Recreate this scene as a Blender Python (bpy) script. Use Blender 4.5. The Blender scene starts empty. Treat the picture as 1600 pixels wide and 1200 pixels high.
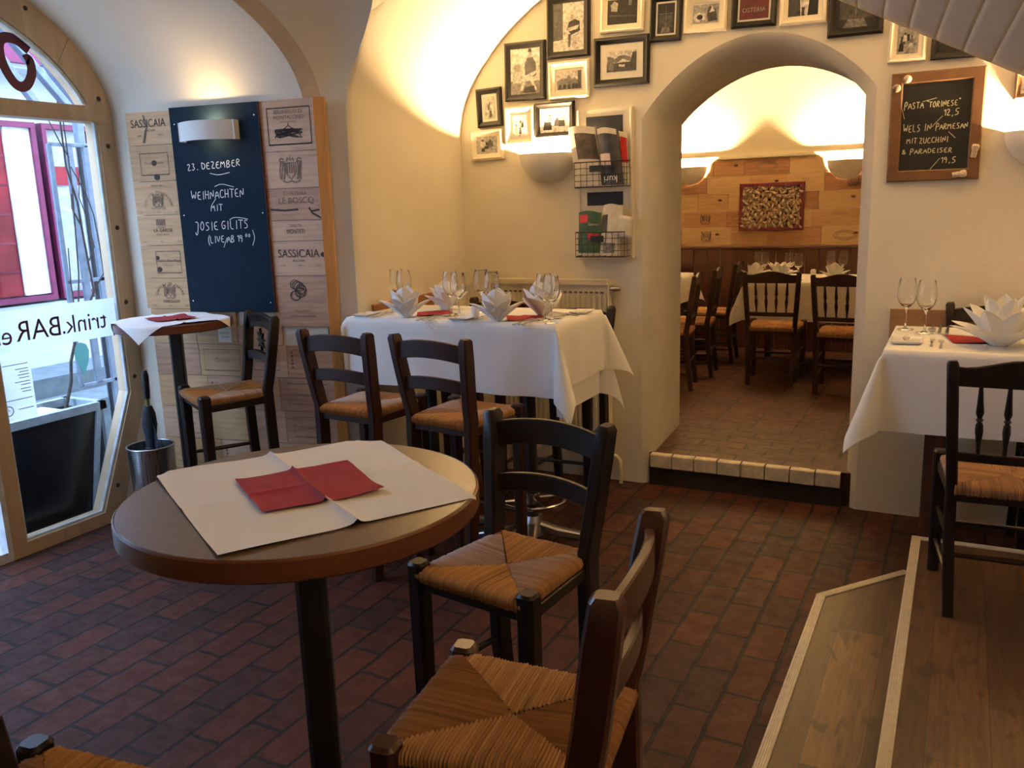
import bpy, bmesh, math, random
from mathutils import Vector, Matrix
rnd = random.Random(11)
SC = bpy.context.scene
COL = SC.collection
PI = math.pi
V = Vector

# ---------------------------------------------------------------- camera
cd = bpy.data.cameras.new('camera'); cam = bpy.data.objects.new('camera', cd); COL.objects.link(cam)
cx, cy, cz = V((0.88779, 0.459155, -0.031728)), V((-0.06636, 0.195914, 0.978373)), V((0.45544, -0.866484, 0.2044))
cam.matrix_world = Matrix(((cx.x, cy.x, cz.x, 0), (cx.y, cy.y, cz.y, 0), (cx.z, cy.z, cz.z, 1.66), (0, 0, 0, 1)))
cd.sensor_width = 36.0; cd.lens = 36.0 * 1340 / 1600; cd.clip_start = 0.02; cd.clip_end = 200
SC.camera = cam
# ---------------------------------------------------------------- world / exposure
W = bpy.data.worlds.new('overcast_sky'); SC.world = W; W.use_nodes = True
W.node_tree.nodes['Background'].inputs[0].default_value = (0.49, 0.66, 1.0, 1)
W.node_tree.nodes['Background'].inputs[1].default_value = 10.5
vs = SC.view_settings
vs.view_transform = 'Standard'; vs.look = 'None'; vs.gamma = 1.0; vs.use_curve_mapping = False
vs.exposure = 0.0
SCONCE_W = 60.0; SCONCE_COL = (1.0, 0.67, 0.33)
por = bpy.data.lights.new('window_daylight', 'AREA'); por.shape = 'RECTANGLE'; por.size = 3.0; por.size_y = 3.0
por.cycles.is_portal = True
po = bpy.data.objects.new('window_daylight', por); COL.objects.link(po)
po.location = (-4.30, 1.9, 1.4); po.rotation_euler = (0, -PI / 2, 0)

# ---------------------------------------------------------------- materials
def nt(name):
    m = bpy.data.materials.new(name); m.use_nodes = True
    t = m.node_tree
    return m, t, t.nodes['Principled BSDF']
def lk(t, a, b): t.links.new(a, b)
def coords(t, scale=(1, 1, 1), rot=(0, 0, 0), kind='Object'):
    c = t.nodes.new('ShaderNodeTexCoord'); mp = t.nodes.new('ShaderNodeMapping')
    mp.inputs['Scale'].default_value = scale; mp.inputs['Rotation'].default_value = rot
    lk(t, c.outputs[kind], mp.inputs[0]); return mp.outputs[0]
def noise(t, vec, scale, detail=3, rough=.55, dist=0):
    n = t.nodes.new('ShaderNodeTexNoise'); n.inputs['Scale'].default_value = scale; n.inputs['Detail'].default_value = detail
    n.inputs['Roughness'].default_value = rough; n.inputs['Distortion'].default_value = dist
    lk(t, vec, n.inputs['Vector']); return n.outputs['Fac']
def ramp(t, fac, stops):
    r = t.nodes.new('ShaderNodeValToRGB'); e = r.color_ramp.elements
    while len(e) < len(stops): e.new(.5)
    for k, (p, c) in enumerate(stops):
        e[k].position = p; e[k].color = (*c, 1) if len(c) == 3 else c
    lk(t, fac, r.inputs[0]); return r.outputs[0]
def bump(t, b, h, strength=.3, dist=.01):
    n = t.nodes.new('ShaderNodeBump'); n.inputs['Strength'].default_value = strength; n.inputs['Distance'].default_value = dist
    lk(t, h, n.inputs['Height']); lk(t, n.outputs[0], b.inputs['Normal'])
def mix(t, fac, a, b, mode='MIX'):
    n = t.nodes.new('ShaderNodeMix'); n.data_type = 'RGBA'; n.blend_type = mode
    for s, v in ((n.inputs[0], fac), (n.inputs[6], a), (n.inputs[7], b)):
        if hasattr(v, 'node'): lk(t, v, s)
        elif isinstance(v, (int, float)): s.default_value = v
        else: s.default_value = (*v, 1)
    return n.outputs[2]
def plain(name, col, rough=.5, metal=0, var=.12, nscale=18, bs=0, bscale=120, scale=(1, 1, 1), spec=None, coat=0):
    m, t, b = nt(name)
    v = coords(t, scale)
    f = noise(t, v, nscale)
    d = tuple(max(0, c * (1 - var * 2)) for c in col); l = tuple(min(1, c * (1 + var * 2)) for c in col)
    lk(t, ramp(t, f, [(.25, d), (.5, col), (.75, l)]), b.inputs['Base Color'])
    b.inputs['Roughness'].default_value = rough; b.inputs['Metallic'].default_value = metal
    if spec is not None: b.inputs['Specular IOR Level'].default_value = spec
    if coat: b.inputs['Coat Weight'].default_value = coat; b.inputs['Coat Roughness'].default_value = .15
    if bs: bump(t, b, noise(t, v, bscale), bs, .004)
    return m
def wood(name, light, dark, scale=(1, 1, 1), rough=.45, grain=14, bs=.15, knots=False, coat=0, spec=.5):
    m, t, b = nt(name)
    v = coords(t, scale)
    f = noise(t, v, grain, 5, .6, .6)
    f2 = noise(t, v, grain * .25, 2, .5, 1.2)
    c = ramp(t, f, [(.3, dark), (.55, tuple((a + d) / 2 for a, d in zip(light, dark))), (.75, light)])
    c2 = ramp(t, f2, [(.35, tuple(x * .72 for x in light)), (.62, light)])
    c = mix(t, .5, c, c2)
    if knots:
        vo = t.nodes.new('ShaderNodeTexVoronoi'); vo.inputs['Scale'].default_value = 5.5
        lk(t, coords(t, (1, 1, 1.6)), vo.inputs['Vector'])
        k = ramp(t, vo.outputs['Distance'], [(.05, (1, 1, 1)), (.10, (0, 0, 0))])
        c = mix(t, k, c, (.05, .028, .018))
    lk(t, c, b.inputs['Base Color']); b.inputs['Roughness'].default_value = rough; b.inputs['Specular IOR Level'].default_value = spec
    if coat: b.inputs['Coat Weight'].default_value = coat; b.inputs['Coat Roughness'].default_value = .2
    bump(t, b, f, bs, .002)
    return m
def emis(name, col, s):
    m, t, b = nt(name)
    b.inputs['Emission Color'].default_value = (*col, 1); b.inputs['Emission Strength'].default_value = s
    b.inputs['Base Color'].default_value = (*col, 1); return m

PLASTER = plain('cream_plaster', (.76, .70, .58), .85, var=.02, nscale=3, bs=.25, bscale=60)
PLASTER_IN = plain('inner_plaster', (.78, .71, .58), .85, var=.02, nscale=3, bs=.2, bscale=60)
PLASTER_JAMB = plain('jamb_plaster', (.72, .66, .55), .85, var=.03, nscale=4, bs=.3, bscale=40)

def brick_mat(name, c1, c2, mortar, bw, rh, off=(0, 0), swap=True, gloss=.5, msize=.006, offset=.5):
    m, t, b = nt(name)
    tc = t.nodes.new('ShaderNodeTexCoord'); sp = t.nodes.new('ShaderNodeSeparateXYZ'); cb = t.nodes.new('ShaderNodeCombineXYZ')
    lk(t, tc.outputs['Object'], sp.inputs[0])
    dn = t.nodes.new('ShaderNodeTexNoise'); dn.inputs['Scale'].default_value = 9; lk(t, tc.outputs['Object'], dn.inputs['Vector'])
    def ad(sock, o, amt):
        a = t.nodes.new('ShaderNodeMath'); a.operation = 'MULTIPLY_ADD'; lk(t, dn.outputs['Fac'], a.inputs[0]); a.inputs[1].default_value = amt
        a2 = t.nodes.new('ShaderNodeMath'); a2.operation = 'ADD'; lk(t, sock, a2.inputs[0]); a2.inputs[1].default_value = o - amt / 2
        lk(t, a2.outputs[0], a.inputs[2]); return a.outputs[0]
    xs, ys = ad(sp.outputs[0], off[0], .020), ad(sp.outputs[1], off[1], .022)
    lk(t, ys if swap else xs, cb.inputs[0]); lk(t, xs if swap else ys, cb.inputs[1])
    br = t.nodes.new('ShaderNodeTexBrick'); lk(t, cb.outputs[0], br.inputs['Vector'])
    br.offset = offset; br.offset_frequency = 2
    br.inputs['Scale'].default_value = 1; br.inputs['Brick Width'].default_value = bw; br.inputs['Row Height'].default_value = rh
    br.inputs['Mortar Size'].default_value = msize; br.inputs['Mortar Smooth'].default_value = .25; br.inputs['Bias'].default_value = -.15
    br.inputs['Color1'].default_value = (*c1, 1); br.inputs['Color2'].default_value = (*c2, 1); br.inputs['Mortar'].default_value = (*mortar, 1)
    v = coords(t)
    f = noise(t, v, 14, 6, .7); f2 = noise(t, v, 2.2, 2)
    c = mix(t, .55, br.outputs['Color'], ramp(t, f, [(.3, (.35, .33, .33)), (.7, (1, .97, .94))]), 'MULTIPLY')
    c = mix(t, .35, c, ramp(t, f2, [(.35, (.45, .42, .45)), (.65, (1, 1, 1))]), 'MULTIPLY')
    pit = noise(t, v, 75, 2)
    c = mix(t, ramp(t, pit, [(.30, (1, 1, 1)), (.36, (0, 0, 0))]), c, (.02, .015, .013))
    lk(t, c, b.inputs['Base Color']); b.inputs['Specular IOR Level'].default_value = .22
    r = ramp(t, f, [(.3, (gloss + .18,) * 3), (.7, (gloss - .05,) * 3)]); lk(t, r, b.inputs['Roughness'])
    mx = t.nodes.new('ShaderNodeMath'); mx.operation = 'MULTIPLY_ADD'; lk(t, br.outputs['Fac'], mx.inputs[0]); mx.inputs[1].default_value = -1.2
    lk(t, f, mx.inputs[2]); bump(t, b, mx.outputs[0], .55, .006)
    return m
BRICK = brick_mat('brick_paving', (.100, .029, .016), (.044, .020, .017), (.018, .014, .012), .272, .137, (.08, .724), gloss=.56, msize=.008)
BRICK_IN = brick_mat('inner_brick_paving', (.125, .046, .027), (.066, .028, .020), (.026, .020, .016), .26, .26, (.1, .1), swap=True, gloss=.42)
BRICK_TH = brick_mat('threshold_brick', (.125, .055, .035), (.075, .038, .028), (.02, .015, .012), .27, .135, (.0, .0), swap=False, gloss=.45, msize=.008)

def plank_mat(name):
    m, t, b = nt(name)
    tc = t.nodes.new('ShaderNodeTexCoord'); sp = t.nodes.new('ShaderNodeSeparateXYZ'); cb = t.nodes.new('ShaderNodeCombineXYZ')
    lk(t, tc.outputs['Object'], sp.inputs[0]); lk(t, sp.outputs[1], cb.inputs[0]); lk(t, sp.outputs[0], cb.inputs[1])
    br = t.nodes.new('ShaderNodeTexBrick'); lk(t, cb.outputs[0], br.inputs['Vector']); br.offset = .37; br.offset_frequency = 2
    br.inputs['Scale'].default_value = 1; br.inputs['Brick Width'].default_value = .85; br.inputs['Row Height'].default_value = .155
    br.inputs['Mortar Size'].default_value = .0012; br.inputs['Mortar Smooth'].default_value = .3
    br.inputs['Color1'].default_value = (.165, .085, .039, 1); br.inputs['Color2'].default_value = (.05, .025, .0125, 1); br.inputs['Mortar'].default_value = (.04, .022, .012, 1)
    v = coords(t, (14, 1.1, 8)); f = noise(t, v, 3.2, 6, .62, 1.1)
    v2 = coords(t, (5, 1.6, 3)); kn = noise(t, v2, 1.9, 2, .4, 2.0)
    c = mix(t, .85, br.outputs['Color'], ramp(t, f, [(.28, (.36, .30, .26)), (.62, (1, .98, .95))]), 'MULTIPLY')
    c = mix(t, ramp(t, kn, [(.30, (.85, .85, .85)), (.40, (0, 0, 0))]), c, (.035, .018, .010))
    lk(t, c, b.inputs['Base Color']); b.inputs['Roughness'].default_value = .42
    bump(t, b, f, .12, .002); return m
PLANK = plank_mat('oak_plank_floor')
WOOD_BLACK = wood('black_stained_wood', (.017, .010, .008), (.008, .005, .004), (1, 1, .15), .36, 30, coat=.03, spec=.3)
WOOD_BROWN = wood('dark_brown_wood', (.075, .024, .014), (.03, .010, .007), (1, 1, .15), .33, 30, coat=.3)
WOOD_WALNUT = wood('walnut_wood', (.048, .018, .011), (.018, .008, .005), (1, 1, .15), .42, 30, coat=.0, spec=.22)
PINE = wood('pine_trim', (.78, .37, .10), (.58, .24, .06), (6, 6, .5), .55, 9, knots=False)
PINE_FRAME = wood('pine_window_frame', (.58, .43, .27), (.50, .36, .21), (5, 5, .6), .55, 8)
TABLE_TOP = plain('table_laminate', (.17, .115, .075), .30, var=.06, nscale=60, bs=.05, bscale=400)
TABLE_EDGE = wood('table_edge_mahogany', (.16, .045, .018), (.08, .022, .010), (1, 1, 6), .4, 12, coat=.2)
IRON = plain('black_iron', (.012, .012, .013), .42, 0, var=.15, bs=.1, bscale=300)
CHROME = plain('chrome', (.62, .62, .63), .16, 1, var=.03)
STEEL = plain('brushed_steel', (.55, .56, .58), .28, 1, var=.05, scale=(1, 1, 25), nscale=30)
BRASS = plain('brass', (.42, .30, .14), .35, 1)
CLOTH = plain('white_linen', (.88, .87, .85), .85, var=.012, nscale=5, bs=.18, bscale=900)
NAPKIN = plain('white_napkin', (.88, .87, .86), .85, var=.01, bs=.15, bscale=700)
RED = plain('red_napkin', (.34, .012, .022), .8, var=.06, bs=.2, bscale=700)
WHITE_PAINT = plain('white_paint', (.76, .72, .62), .5, var=.02)
CREAM_PAINT = plain('radiator_cream', (.70, .62, .46), .42, var=.02)
OFFWHITE = plain('distressed_white', (.72, .66, .54), .6, var=.07, nscale=8, bs=.2, bscale=60)
CERAMIC = plain('white_ceramic', (.8, .8, .79), .2, var=.01)
WAX = plain('white_wax', (.85, .82, .75), .5, var=.01)
SCONCE = plain('sconce_plaster', (.78, .75, .70), .75, var=.01)
NAVY = plain('blue_chalkboard', (.008, .021, .040), .8, spec=.15, var=.10, nscale=6, bs=.06, bscale=200)
CHALKBLACK = plain('black_chalkboard', (.012, .012, .012), .6, var=.2, nscale=5)
CHALK = plain('white_chalk', (.80, .82, .82), .9, var=.08, nscale=200)
CHALKY = plain('yellowish_chalk', (.66, .62, .42), .9, var=.08, nscale=200)
BLACKFRAME = plain('black_frame', (.007, .006, .005), .45, var=.1, spec=.3)
WHITEFRAME = plain('white_frame', (.78, .70, .54), .45, var=.02)
BROWNFRAME = wood('brown_frame_wood', (.21, .10, .045), (.11, .05, .024), (4, 4, 4), .5, 6)
MATBOARD = plain('mat_board', (.80, .76, .66), .8, var=.01)
STAMP = plain('stamp_ink', (.075, .050, .040), .8, var=.2, nscale=90)
STAMP_L = plain('faded_stamp_ink', (.23, .155, .105), .8, var=.25, nscale=90)
KNOT = plain('wood_knot', (.05, .028, .016), .7)
MAROON = plain('maroon_film', (.085, .006, .022), .5, var=.03)
DARKSHEET = plain('dark_slate', (.008, .009, .012), .55)
WIRE = plain('rusty_wire', (.045, .032, .024), .5, .4)
CORK = plain('cork', (.34, .24, .17), .8, var=.25, nscale=120, bs=.3)
CORK_L = plain('pale_cork', (.62, .50, .37), .8, var=.2, nscale=120, bs=.3)
RADK = plain('radiator_slot', (.16, .11, .07), .7)
UMB = plain('navy_umbrella_cloth', (.022, .034, .055), .7, var=.2, nscale=30, bs=.2)
PLASTIC = plain('black_plastic', (.012, .012, .014), .4)
WAINSCOT = wood('wainscot_mahogany', (.115, .036, .024), (.06, .018, .012), (14, 14, .5), .45, 4)
GREYP = [plain('grey_tone_%d' % k, (g, g * .95, g * .88), .6, var=.34, nscale=60) for k, g in enumerate((.015, .06, .16, .34, .60, .78))]
SEPIA_RED = plain('reddish_print', (.13, .028, .022), .6, var=.2)

def rush():
    m, t, b = nt('woven_rush')
    a = t.nodes.new('ShaderNodeAttribute'); a.attribute_name = 'tone'
    v = coords(t); f = noise(t, v, 260, 3)
    mm = t.nodes.new('ShaderNodeMath'); mm.operation = 'MULTIPLY_ADD'; lk(t, f, mm.inputs[0]); mm.inputs[1].default_value = .35
    lk(t, a.outputs['Fac'], mm.inputs[2])
    c = ramp(t, mm.outputs[0], [(.15, (.12, .052, .020)), (.5, (.36, .175, .068)), (.85, (.54, .30, .125)), (1.0, (.66, .43, .21))])
    lk(t, c, b.inputs['Base Color']); b.inputs['Roughness'].default_value = .42
    b.inputs['Specular IOR Level'].default_value = .45
    return m
RUSH = rush()

def crate_mat(name, light, dark, seed):
    m, t, b = nt(name)
    v = coords(t, (1.2, 3, 9)); mp = v.node; mp.inputs['Location'].default_value = (seed * 3.1, seed, seed * 1.7)
    f = noise(t, v, 2.6, 5, .6, 1.6)
    w = t.nodes.new('ShaderNodeTexWave'); w.wave_type = 'BANDS'; w.bands_direction = 'Z'; w.inputs['Scale'].default_value = 1.1
    w.inputs['Distortion'].default_value = 9; w.inputs['Detail'].default_value = 2; w.inputs['Detail Scale'].default_value = .6
    lk(t, v, w.inputs['Vector'])
    c = mix(t, .22, ramp(t, f, [(.25, dark), (.6, light)]), ramp(t, w.outputs['Fac'], [(.1, dark), (.5, light)]))
    lk(t, c, b.inputs['Base Color']); b.inputs['Roughness'].default_value = .62
    bump(t, b, f, .1, .002); return m
CRATES = [crate_mat('crate_pine_%d' % k, l, d, k) for k, (l, d) in enumerate((
    ((.70, .44, .22), (.54, .32, .15)), ((.64, .40, .195), (.46, .27, .125)), ((.72, .46, .29), (.52, .31, .19)), ((.60, .35, .21), (.36, .195, .12)), ((.64, .40, .19), (.46, .265, .115))))]
CRATES_IN = [crate_mat('warm_crate_pine_%d' % k, l, d, 7 + k) for k, (l, d) in enumerate((
    ((.56, .36, .19), (.38, .21, .10)), ((.48, .27, .14), (.32, .16, .075)), ((.44, .23, .12), (.24, .11, .055)), ((.62, .43, .24), (.48, .31, .16))))]

def glass_mat(name, tint=(1, 1, 1)):
    m, t, b = nt(name)
    b.inputs['Base Color'].default_value = (*tint, 1); b.inputs['Roughness'].default_value = .0
    b.inputs['Transmission Weight'].default_value = 1; b.inputs['IOR'].default_value = 1.45
    return m
GLASS = glass_mat('clear_glass')
def pane_mat(name, tint=(.93, .97, 1)):
    m, t, b = nt(name); t.nodes.remove(b)
    tr = t.nodes.new('ShaderNodeBsdfTransparent'); tr.inputs[0].default_value = (*tint, 1)
    gl = t.nodes.new('ShaderNodeBsdfGlossy'); gl.inputs['Roughness'].default_value = .02
    fr = t.nodes.new('ShaderNodeFresnel'); fr.inputs[0].default_value = 1.35
    mx = t.nodes.new('ShaderNodeMixShader'); lk(t, fr.outputs[0], mx.inputs[0]); lk(t, tr.outputs[0], mx.inputs[1]); lk(t, gl.outputs[0], mx.inputs[2])
    lk(t, mx.outputs[0], t.nodes['Material Output'].inputs[0]); return m
PANE = pane_mat('window_pane')
def film(name, col, opac):
    m, t, b = nt(name)
    tr = t.nodes.new('ShaderNodeBsdfTransparent'); tl = t.nodes.new('ShaderNodeBsdfTranslucent'); tl.inputs[0].default_value = (*col, 1)
    df = t.nodes.new('ShaderNodeBsdfDiffuse'); df.inputs[0].default_value = (*col, 1)
    m1 = t.nodes.new('ShaderNodeMixShader'); m1.inputs[0].default_value = .88; lk(t, df.outputs[0], m1.inputs[1]); lk(t, tl.outputs[0], m1.inputs[2])
    m2 = t.nodes.new('ShaderNodeMixShader'); m2.inputs[0].default_value = opac; lk(t, tr.outputs[0], m2.inputs[1]); lk(t, m1.outputs[0], m2.inputs[2])
    lk(t, m2.outputs[0], t.nodes['Material Output'].inputs[0]); t.nodes.remove(b); return m
FROST = film('frosted_band', (.78, .86, .95), .93)
PAPERFILM = film('translucent_paper', (.82, .88, .95), .9)
LEAFFILM = film('green_leaf_film', (.25, .50, .45), .85)

# ---------------------------------------------------------------- mesh building
class MB:
    def __init__(s): s.v = []; s.f = []; s.m = []; s.tone = []
    def add(s, vs, fs, mi=0, tone=.5):
        b = len(s.v); s.v += [tuple(p) for p in vs]; s.tone += [tone] * len(vs)
        for f in fs: s.f.append(tuple(b + i for i in f)); s.m.append(mi)
        return s
    def box(s, x0, x1, y0, y1, z0, z1, mi=0):
        return s.add([(x0, y0, z0), (x1, y0, z0), (x1, y1, z0), (x0, y1, z0), (x0, y0, z1), (x1, y0, z1), (x1, y1, z1), (x0, y1, z1)],
                     [(3, 2, 1, 0), (4, 5, 6, 7), (0, 1, 5, 4), (1, 2, 6, 5), (2, 3, 7, 6), (3, 0, 4, 7)], mi)
    def bar(s, pts, w, d, side=(1, 0, 0), ch=.15, mi=0):
        """chamfered rectangular bar through pts; w along `side`, d across"""
        pts = [V(p) for p in pts]; sd = V(side); rings = []
        for i, p in enumerate(pts):
            tg = (pts[min(i + 1, len(pts) - 1)] - pts[max(i - 1, 0)]).normalized()
            a = (sd - tg * sd.dot(tg)).normalized(); b = tg.cross(a)
            ww = w[i] if isinstance(w, (list, tuple)) else w; dd = d[i] if isinstance(d, (list, tuple)) else d
            c = ch * min(ww, dd); hw, hd = ww / 2, dd / 2
            rings.append([p + a * x + b * y for x, y in ((hw - c, hd), (hw, hd - c), (hw, -hd + c), (hw - c, -hd), (-hw + c, -hd), (-hw, -hd + c), (-hw, hd - c), (-hw + c, hd))])
        return s.loft(rings, mi)
    def loft(s, rings, mi=0, cap=True, closed=True, tone=.5):
        n = len(rings[0]); vs = [p for r in rings for p in r]; fs = []
        for i in range(len(rings) - 1):
            for j in range(n if closed else n - 1):
                k = (j + 1) % n; fs.append((i * n + j, i * n + k, (i + 1) * n + k, (i + 1) * n + j))
        if cap and closed:
            fs.append(tuple(range(n - 1, -1, -1))); fs.append(tuple((len(rings) - 1) * n + j for j in range(n)))
        return s.add(vs, fs, mi, tone)
    def tube(s, pts, r, n=10, mi=0, cap=True):
        pts = [V(p) for p in pts]; rings = []; ref = None
        for i, p in enumerate(pts):
            tg = (pts[min(i + 1, len(pts) - 1)] - pts[max(i - 1, 0)]).normalized()
            if ref is None:
                ref = V((0, 0, 1)) if abs(tg.z) < .9 else V((1, 0, 0))
            a = (ref - tg * ref.dot(tg)).normalized(); b = tg.cross(a); ref = a
            rr = r[i] if isinstance(r, (list, tuple)) else r
            rings.append([p + a * math.cos(2 * PI * k / n) * rr + b * math.sin(2 * PI * k / n) * rr for k in range(n)])
        return s.loft(rings, mi, cap)
    def lathe(s, prof, n=32, c=(0, 0, 0), mi=0, a0=0, a1=2 * PI):
        full = abs(a1 - a0 - 2 * PI) < 1e-6; m = n if full else n + 1; vs = []; fs = []
        for r, z in prof:
            for k in range(m):
                a = a0 + (a1 - a0) * k / n; vs.append((c[0] + r * math.cos(a), c[1] + r * math.sin(a), c[2] + z))
        for i in range(len(prof) - 1):
            for k in range(n):
                k2 = (k + 1) % m if full else k + 1
                fs.append((i * m + k, i * m + k2, (i + 1) * m + k2, (i + 1) * m + k))
        return s.add(vs, fs, mi)
    def grid(s, fn, us, vs_, mi=0, tone=.5):
        P = [fn(u, v) for u in us for v in vs_]; n = len(vs_)
        return s.add(P, [(i * n + j, (i + 1) * n + j, (i + 1) * n + j + 1, i * n + j + 1) for i in range(len(us) - 1) for j in range(n - 1)], mi, tone)
    def prism(s, poly, d0, d1, mi=0, axis='y'):
        """poly in (x,z) extruded along y (axis='y'), or (x,y) extruded along z"""
        f = (lambda p, d: (p[0], d, p[1])) if axis == 'y' else (lambda p, d: (p[0], p[1], d))
        return s.loft([[f(p, d0) for p in poly], [f(p, d1) for p in poly]], mi)
    def sphere(s, c, r, n=12, m=8, sc=(1, 1, 1), mi=0):
        return s.add(*_sph(c, r, n, m, sc), mi)
    def build(s, name, mats, parent=None, smooth=35, tone=False, solid=0, sub=0):
        me = bpy.data.meshes.new(name); me.from_pydata(s.v, [], s.f)
        if not isinstance(mats, (list, tuple)): mats = [mats]
        for m in mats: me.materials.append(m)
        if len(mats) > 1: me.polygons.foreach_set('material_index', s.m)
        if tone:
            a = me.attributes.new('tone', 'FLOAT', 'POINT'); a.data.foreach_set('value', s.tone)
        bm = bmesh.new(); bm.from_mesh(me); bmesh.ops.recalc_face_normals(bm, faces=bm.faces); bm.to_mesh(me); bm.free()
        if smooth:
            me.polygons.foreach_set('use_smooth', [True] * len(me.polygons)); me.set_sharp_from_angle(angle=math.radians(smooth))
        me.update()
        o = bpy.data.objects.new(name, me); COL.objects.link(o)
        if parent: o.parent = parent
        if solid:
            md = o.modifiers.new('thickness', 'SOLIDIFY'); md.thickness = solid; md.offset = 0
        if sub:
            md = o.modifiers.new('smooth', 'SUBSURF'); md.levels = sub; md.render_levels = sub
        return o
def _sph(c, r, n, m, sc):
    vs = [(c[0], c[1], c[2] + r * sc[2])]; fs = []
    for i in range(1, m):
        t = PI * i / m
        for k in range(n):
            a = 2 * PI * k / n; vs.append((c[0] + r * sc[0] * math.sin(t) * math.cos(a), c[1] + r * sc[1] * math.sin(t) * math.sin(a), c[2] + r * sc[2] * math.cos(t)))
    vs.append((c[0], c[1], c[2] - r * sc[2])); L = len(vs) - 1
    for k in range(n):
        fs.append((0, 1 + k, 1 + (k + 1) % n)); fs.append((L, 1 + (m - 2) * n + (k + 1) % n, 1 + (m - 2) * n + k))
    for i in range(m - 2):
        for k in range(n):
            a, b = 1 + i * n + k, 1 + i * n + (k + 1) % n; fs.append((a, a + n, b + n, b))
    return vs, fs
def lin(a, b, n): return [a + (b - a) * i / n for i in range(n + 1)]
def tag(o, label, cat, group=None, kind=None):
    o['label'] = label; o['category'] = cat
    if group: o['group'] = group
    if kind: o['kind'] = kind
    return o
def thing(name, label, cat, loc=(0, 0, 0), rz=0, group=None, ry=0):
    o = bpy.data.objects.new(name, None); COL.objects.link(o); o.empty_display_size = .05
    o.location = loc; o.rotation_euler = (0, ry, rz); return tag(o, label, cat, group)
def struct(mb, name, m, smooth=35, **k):
    o = mb.build(name, m, None, smooth, **k); o['kind'] = 'structure'; return o
def dup(root, label=None, loc=None, rz=None, group=None, parent=None):
    r = root.copy(); COL.objects.link(r)
    if parent is None:
        if label: r['label'] = label
        if group: r['group'] = group
        if loc is not None: r.location = loc
        if rz is not None: r.rotation_euler = (0, 0, rz)
    else: r.parent = parent
    for ch in list(root.children): dup(ch, parent=r)
    return r
def text(name, s, size, mat, parent, x, z, d=.0015, align='CENTER', mirror=False, sx=1, rot=0, name_kind=None):
    """flat lettering in the local XZ plane, d in front (towards -y)"""
    cu = bpy.data.curves.new(name, 'FONT'); cu.body = s; cu.size = size; cu.align_x = align; cu.align_y = 'CENTER'; cu.resolution_u = 3
    t = bpy.data.objects.new(name, cu); COL.objects.link(t); bpy.context.view_layer.update()
    me = bpy.data.meshes.new_from_object(t.evaluated_get(bpy.context.evaluated_depsgraph_get()))
    bpy.data.objects.remove(t); bpy.data.curves.remove(cu)
    c, sn = math.cos(rot), math.sin(rot)
    for v in me.vertices:
        px, pz = v.co.x * sx * (-1 if mirror else 1), v.co.y
        v.co = (x + px * c - pz * sn, -d, z + px * sn + pz * c)
    me.name = name; me.materials.clear(); me.materials.append(mat)
    o = bpy.data.objects.new(name, me); COL.objects.link(o); o.parent = parent; return o
def ribbon(mb, pts, w, d, mi=0, xf=lambda p: p):
    pts = [V((p[0], p[1], 0)) for p in pts]
    L = []; R = []
    for i, p in enumerate(pts):
        tg = pts[min(i + 1, len(pts) - 1)] - pts[max(i - 1, 0)]
        if tg.length < 1e-9: tg = V((1, 0, 0))
        tg.normalize(); nrm = V((-tg.y, tg.x, 0)) * w / 2
        L.append(p + nrm); R.append(p - nrm)
    n = len(pts); vs = [(p.x, -d, p.y) for p in L] + [(p.x, -d, p.y) for p in R]
    mb.add(vs, [(i, i + 1, n + i + 1, n + i) for i in range(n - 1)], mi)

# ================================================================ the setting
YB = 4.71; XL = -2.83; XW = -4.15
def arch_ring(xl, xr, zl, zr, crown, y, n=28, z0=0.0):
    sag = crown - (zl + zr) / 2
    return [(xl, y, z0)] + [(xl + (xr - xl) * t, y, zl + (zr - zl) * t + sag * (1 - (2 * t - 1) ** 2) ** .92) for t in lin(0, 1, n)] + [(xr, y, z0)]
R_OUT = arch_ring(-1.614, -.42, 2.10, 2.17, 2.476, YB)
R_MID = arch_ring(-1.585, -.445, 2.10, 2.16, 2.452, YB + .02)
R_IN = arch_ring(-1.552, -.475, 2.09, 2.14, 2.415, YB + .07)
R_BK = arch_ring(-1.60, -.45, 2.11, 2.15, 2.40, 5.43)
mb = MB(); mb.box(-4.25, 1.75, -1.7, YB + .06, -.06, 0); struct(mb, 'floor', BRICK, 0)
def arch_wall(mb, ring, x0, x1, y, ztop):
    mb.add([(x0, y, 0), (ring[0][0], y, 0), (ring[1][0], y, ring[1][2]), (ring[1][0], y, ztop), (x0, y, ztop)], [(0, 1, 2, 3, 4)])
    for a, b in zip(ring[1:-2], ring[2:-1]): mb.add([a, b, (b[0], y, ztop), (a[0], y, ztop)], [(0, 1, 2, 3)])
    mb.add([(ring[-1][0], y, 0), (x1, y, 0), (x1, y, ztop), (ring[-2][0], y, ztop), (ring[-2][0], y, ring[-2][2])], [(0, 1, 2, 3, 4)])
mb = MB(); arch_wall(mb, R_OUT, -2.95, 1.75, YB, 3.5)
struct(mb, 'wall_back', PLASTER, 30)
mb = MB(); mb.loft([R_OUT, R_MID, R_IN, R_BK], cap=False, closed=False)
struct(mb, 'wall_doorway', PLASTER_JAMB, 50)
mb = MB(); arch_wall(mb, R_BK, -3.7, 1.0, 5.43, 3.4); struct(mb, 'wall_inner_front', PLASTER_IN, 30)
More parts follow.
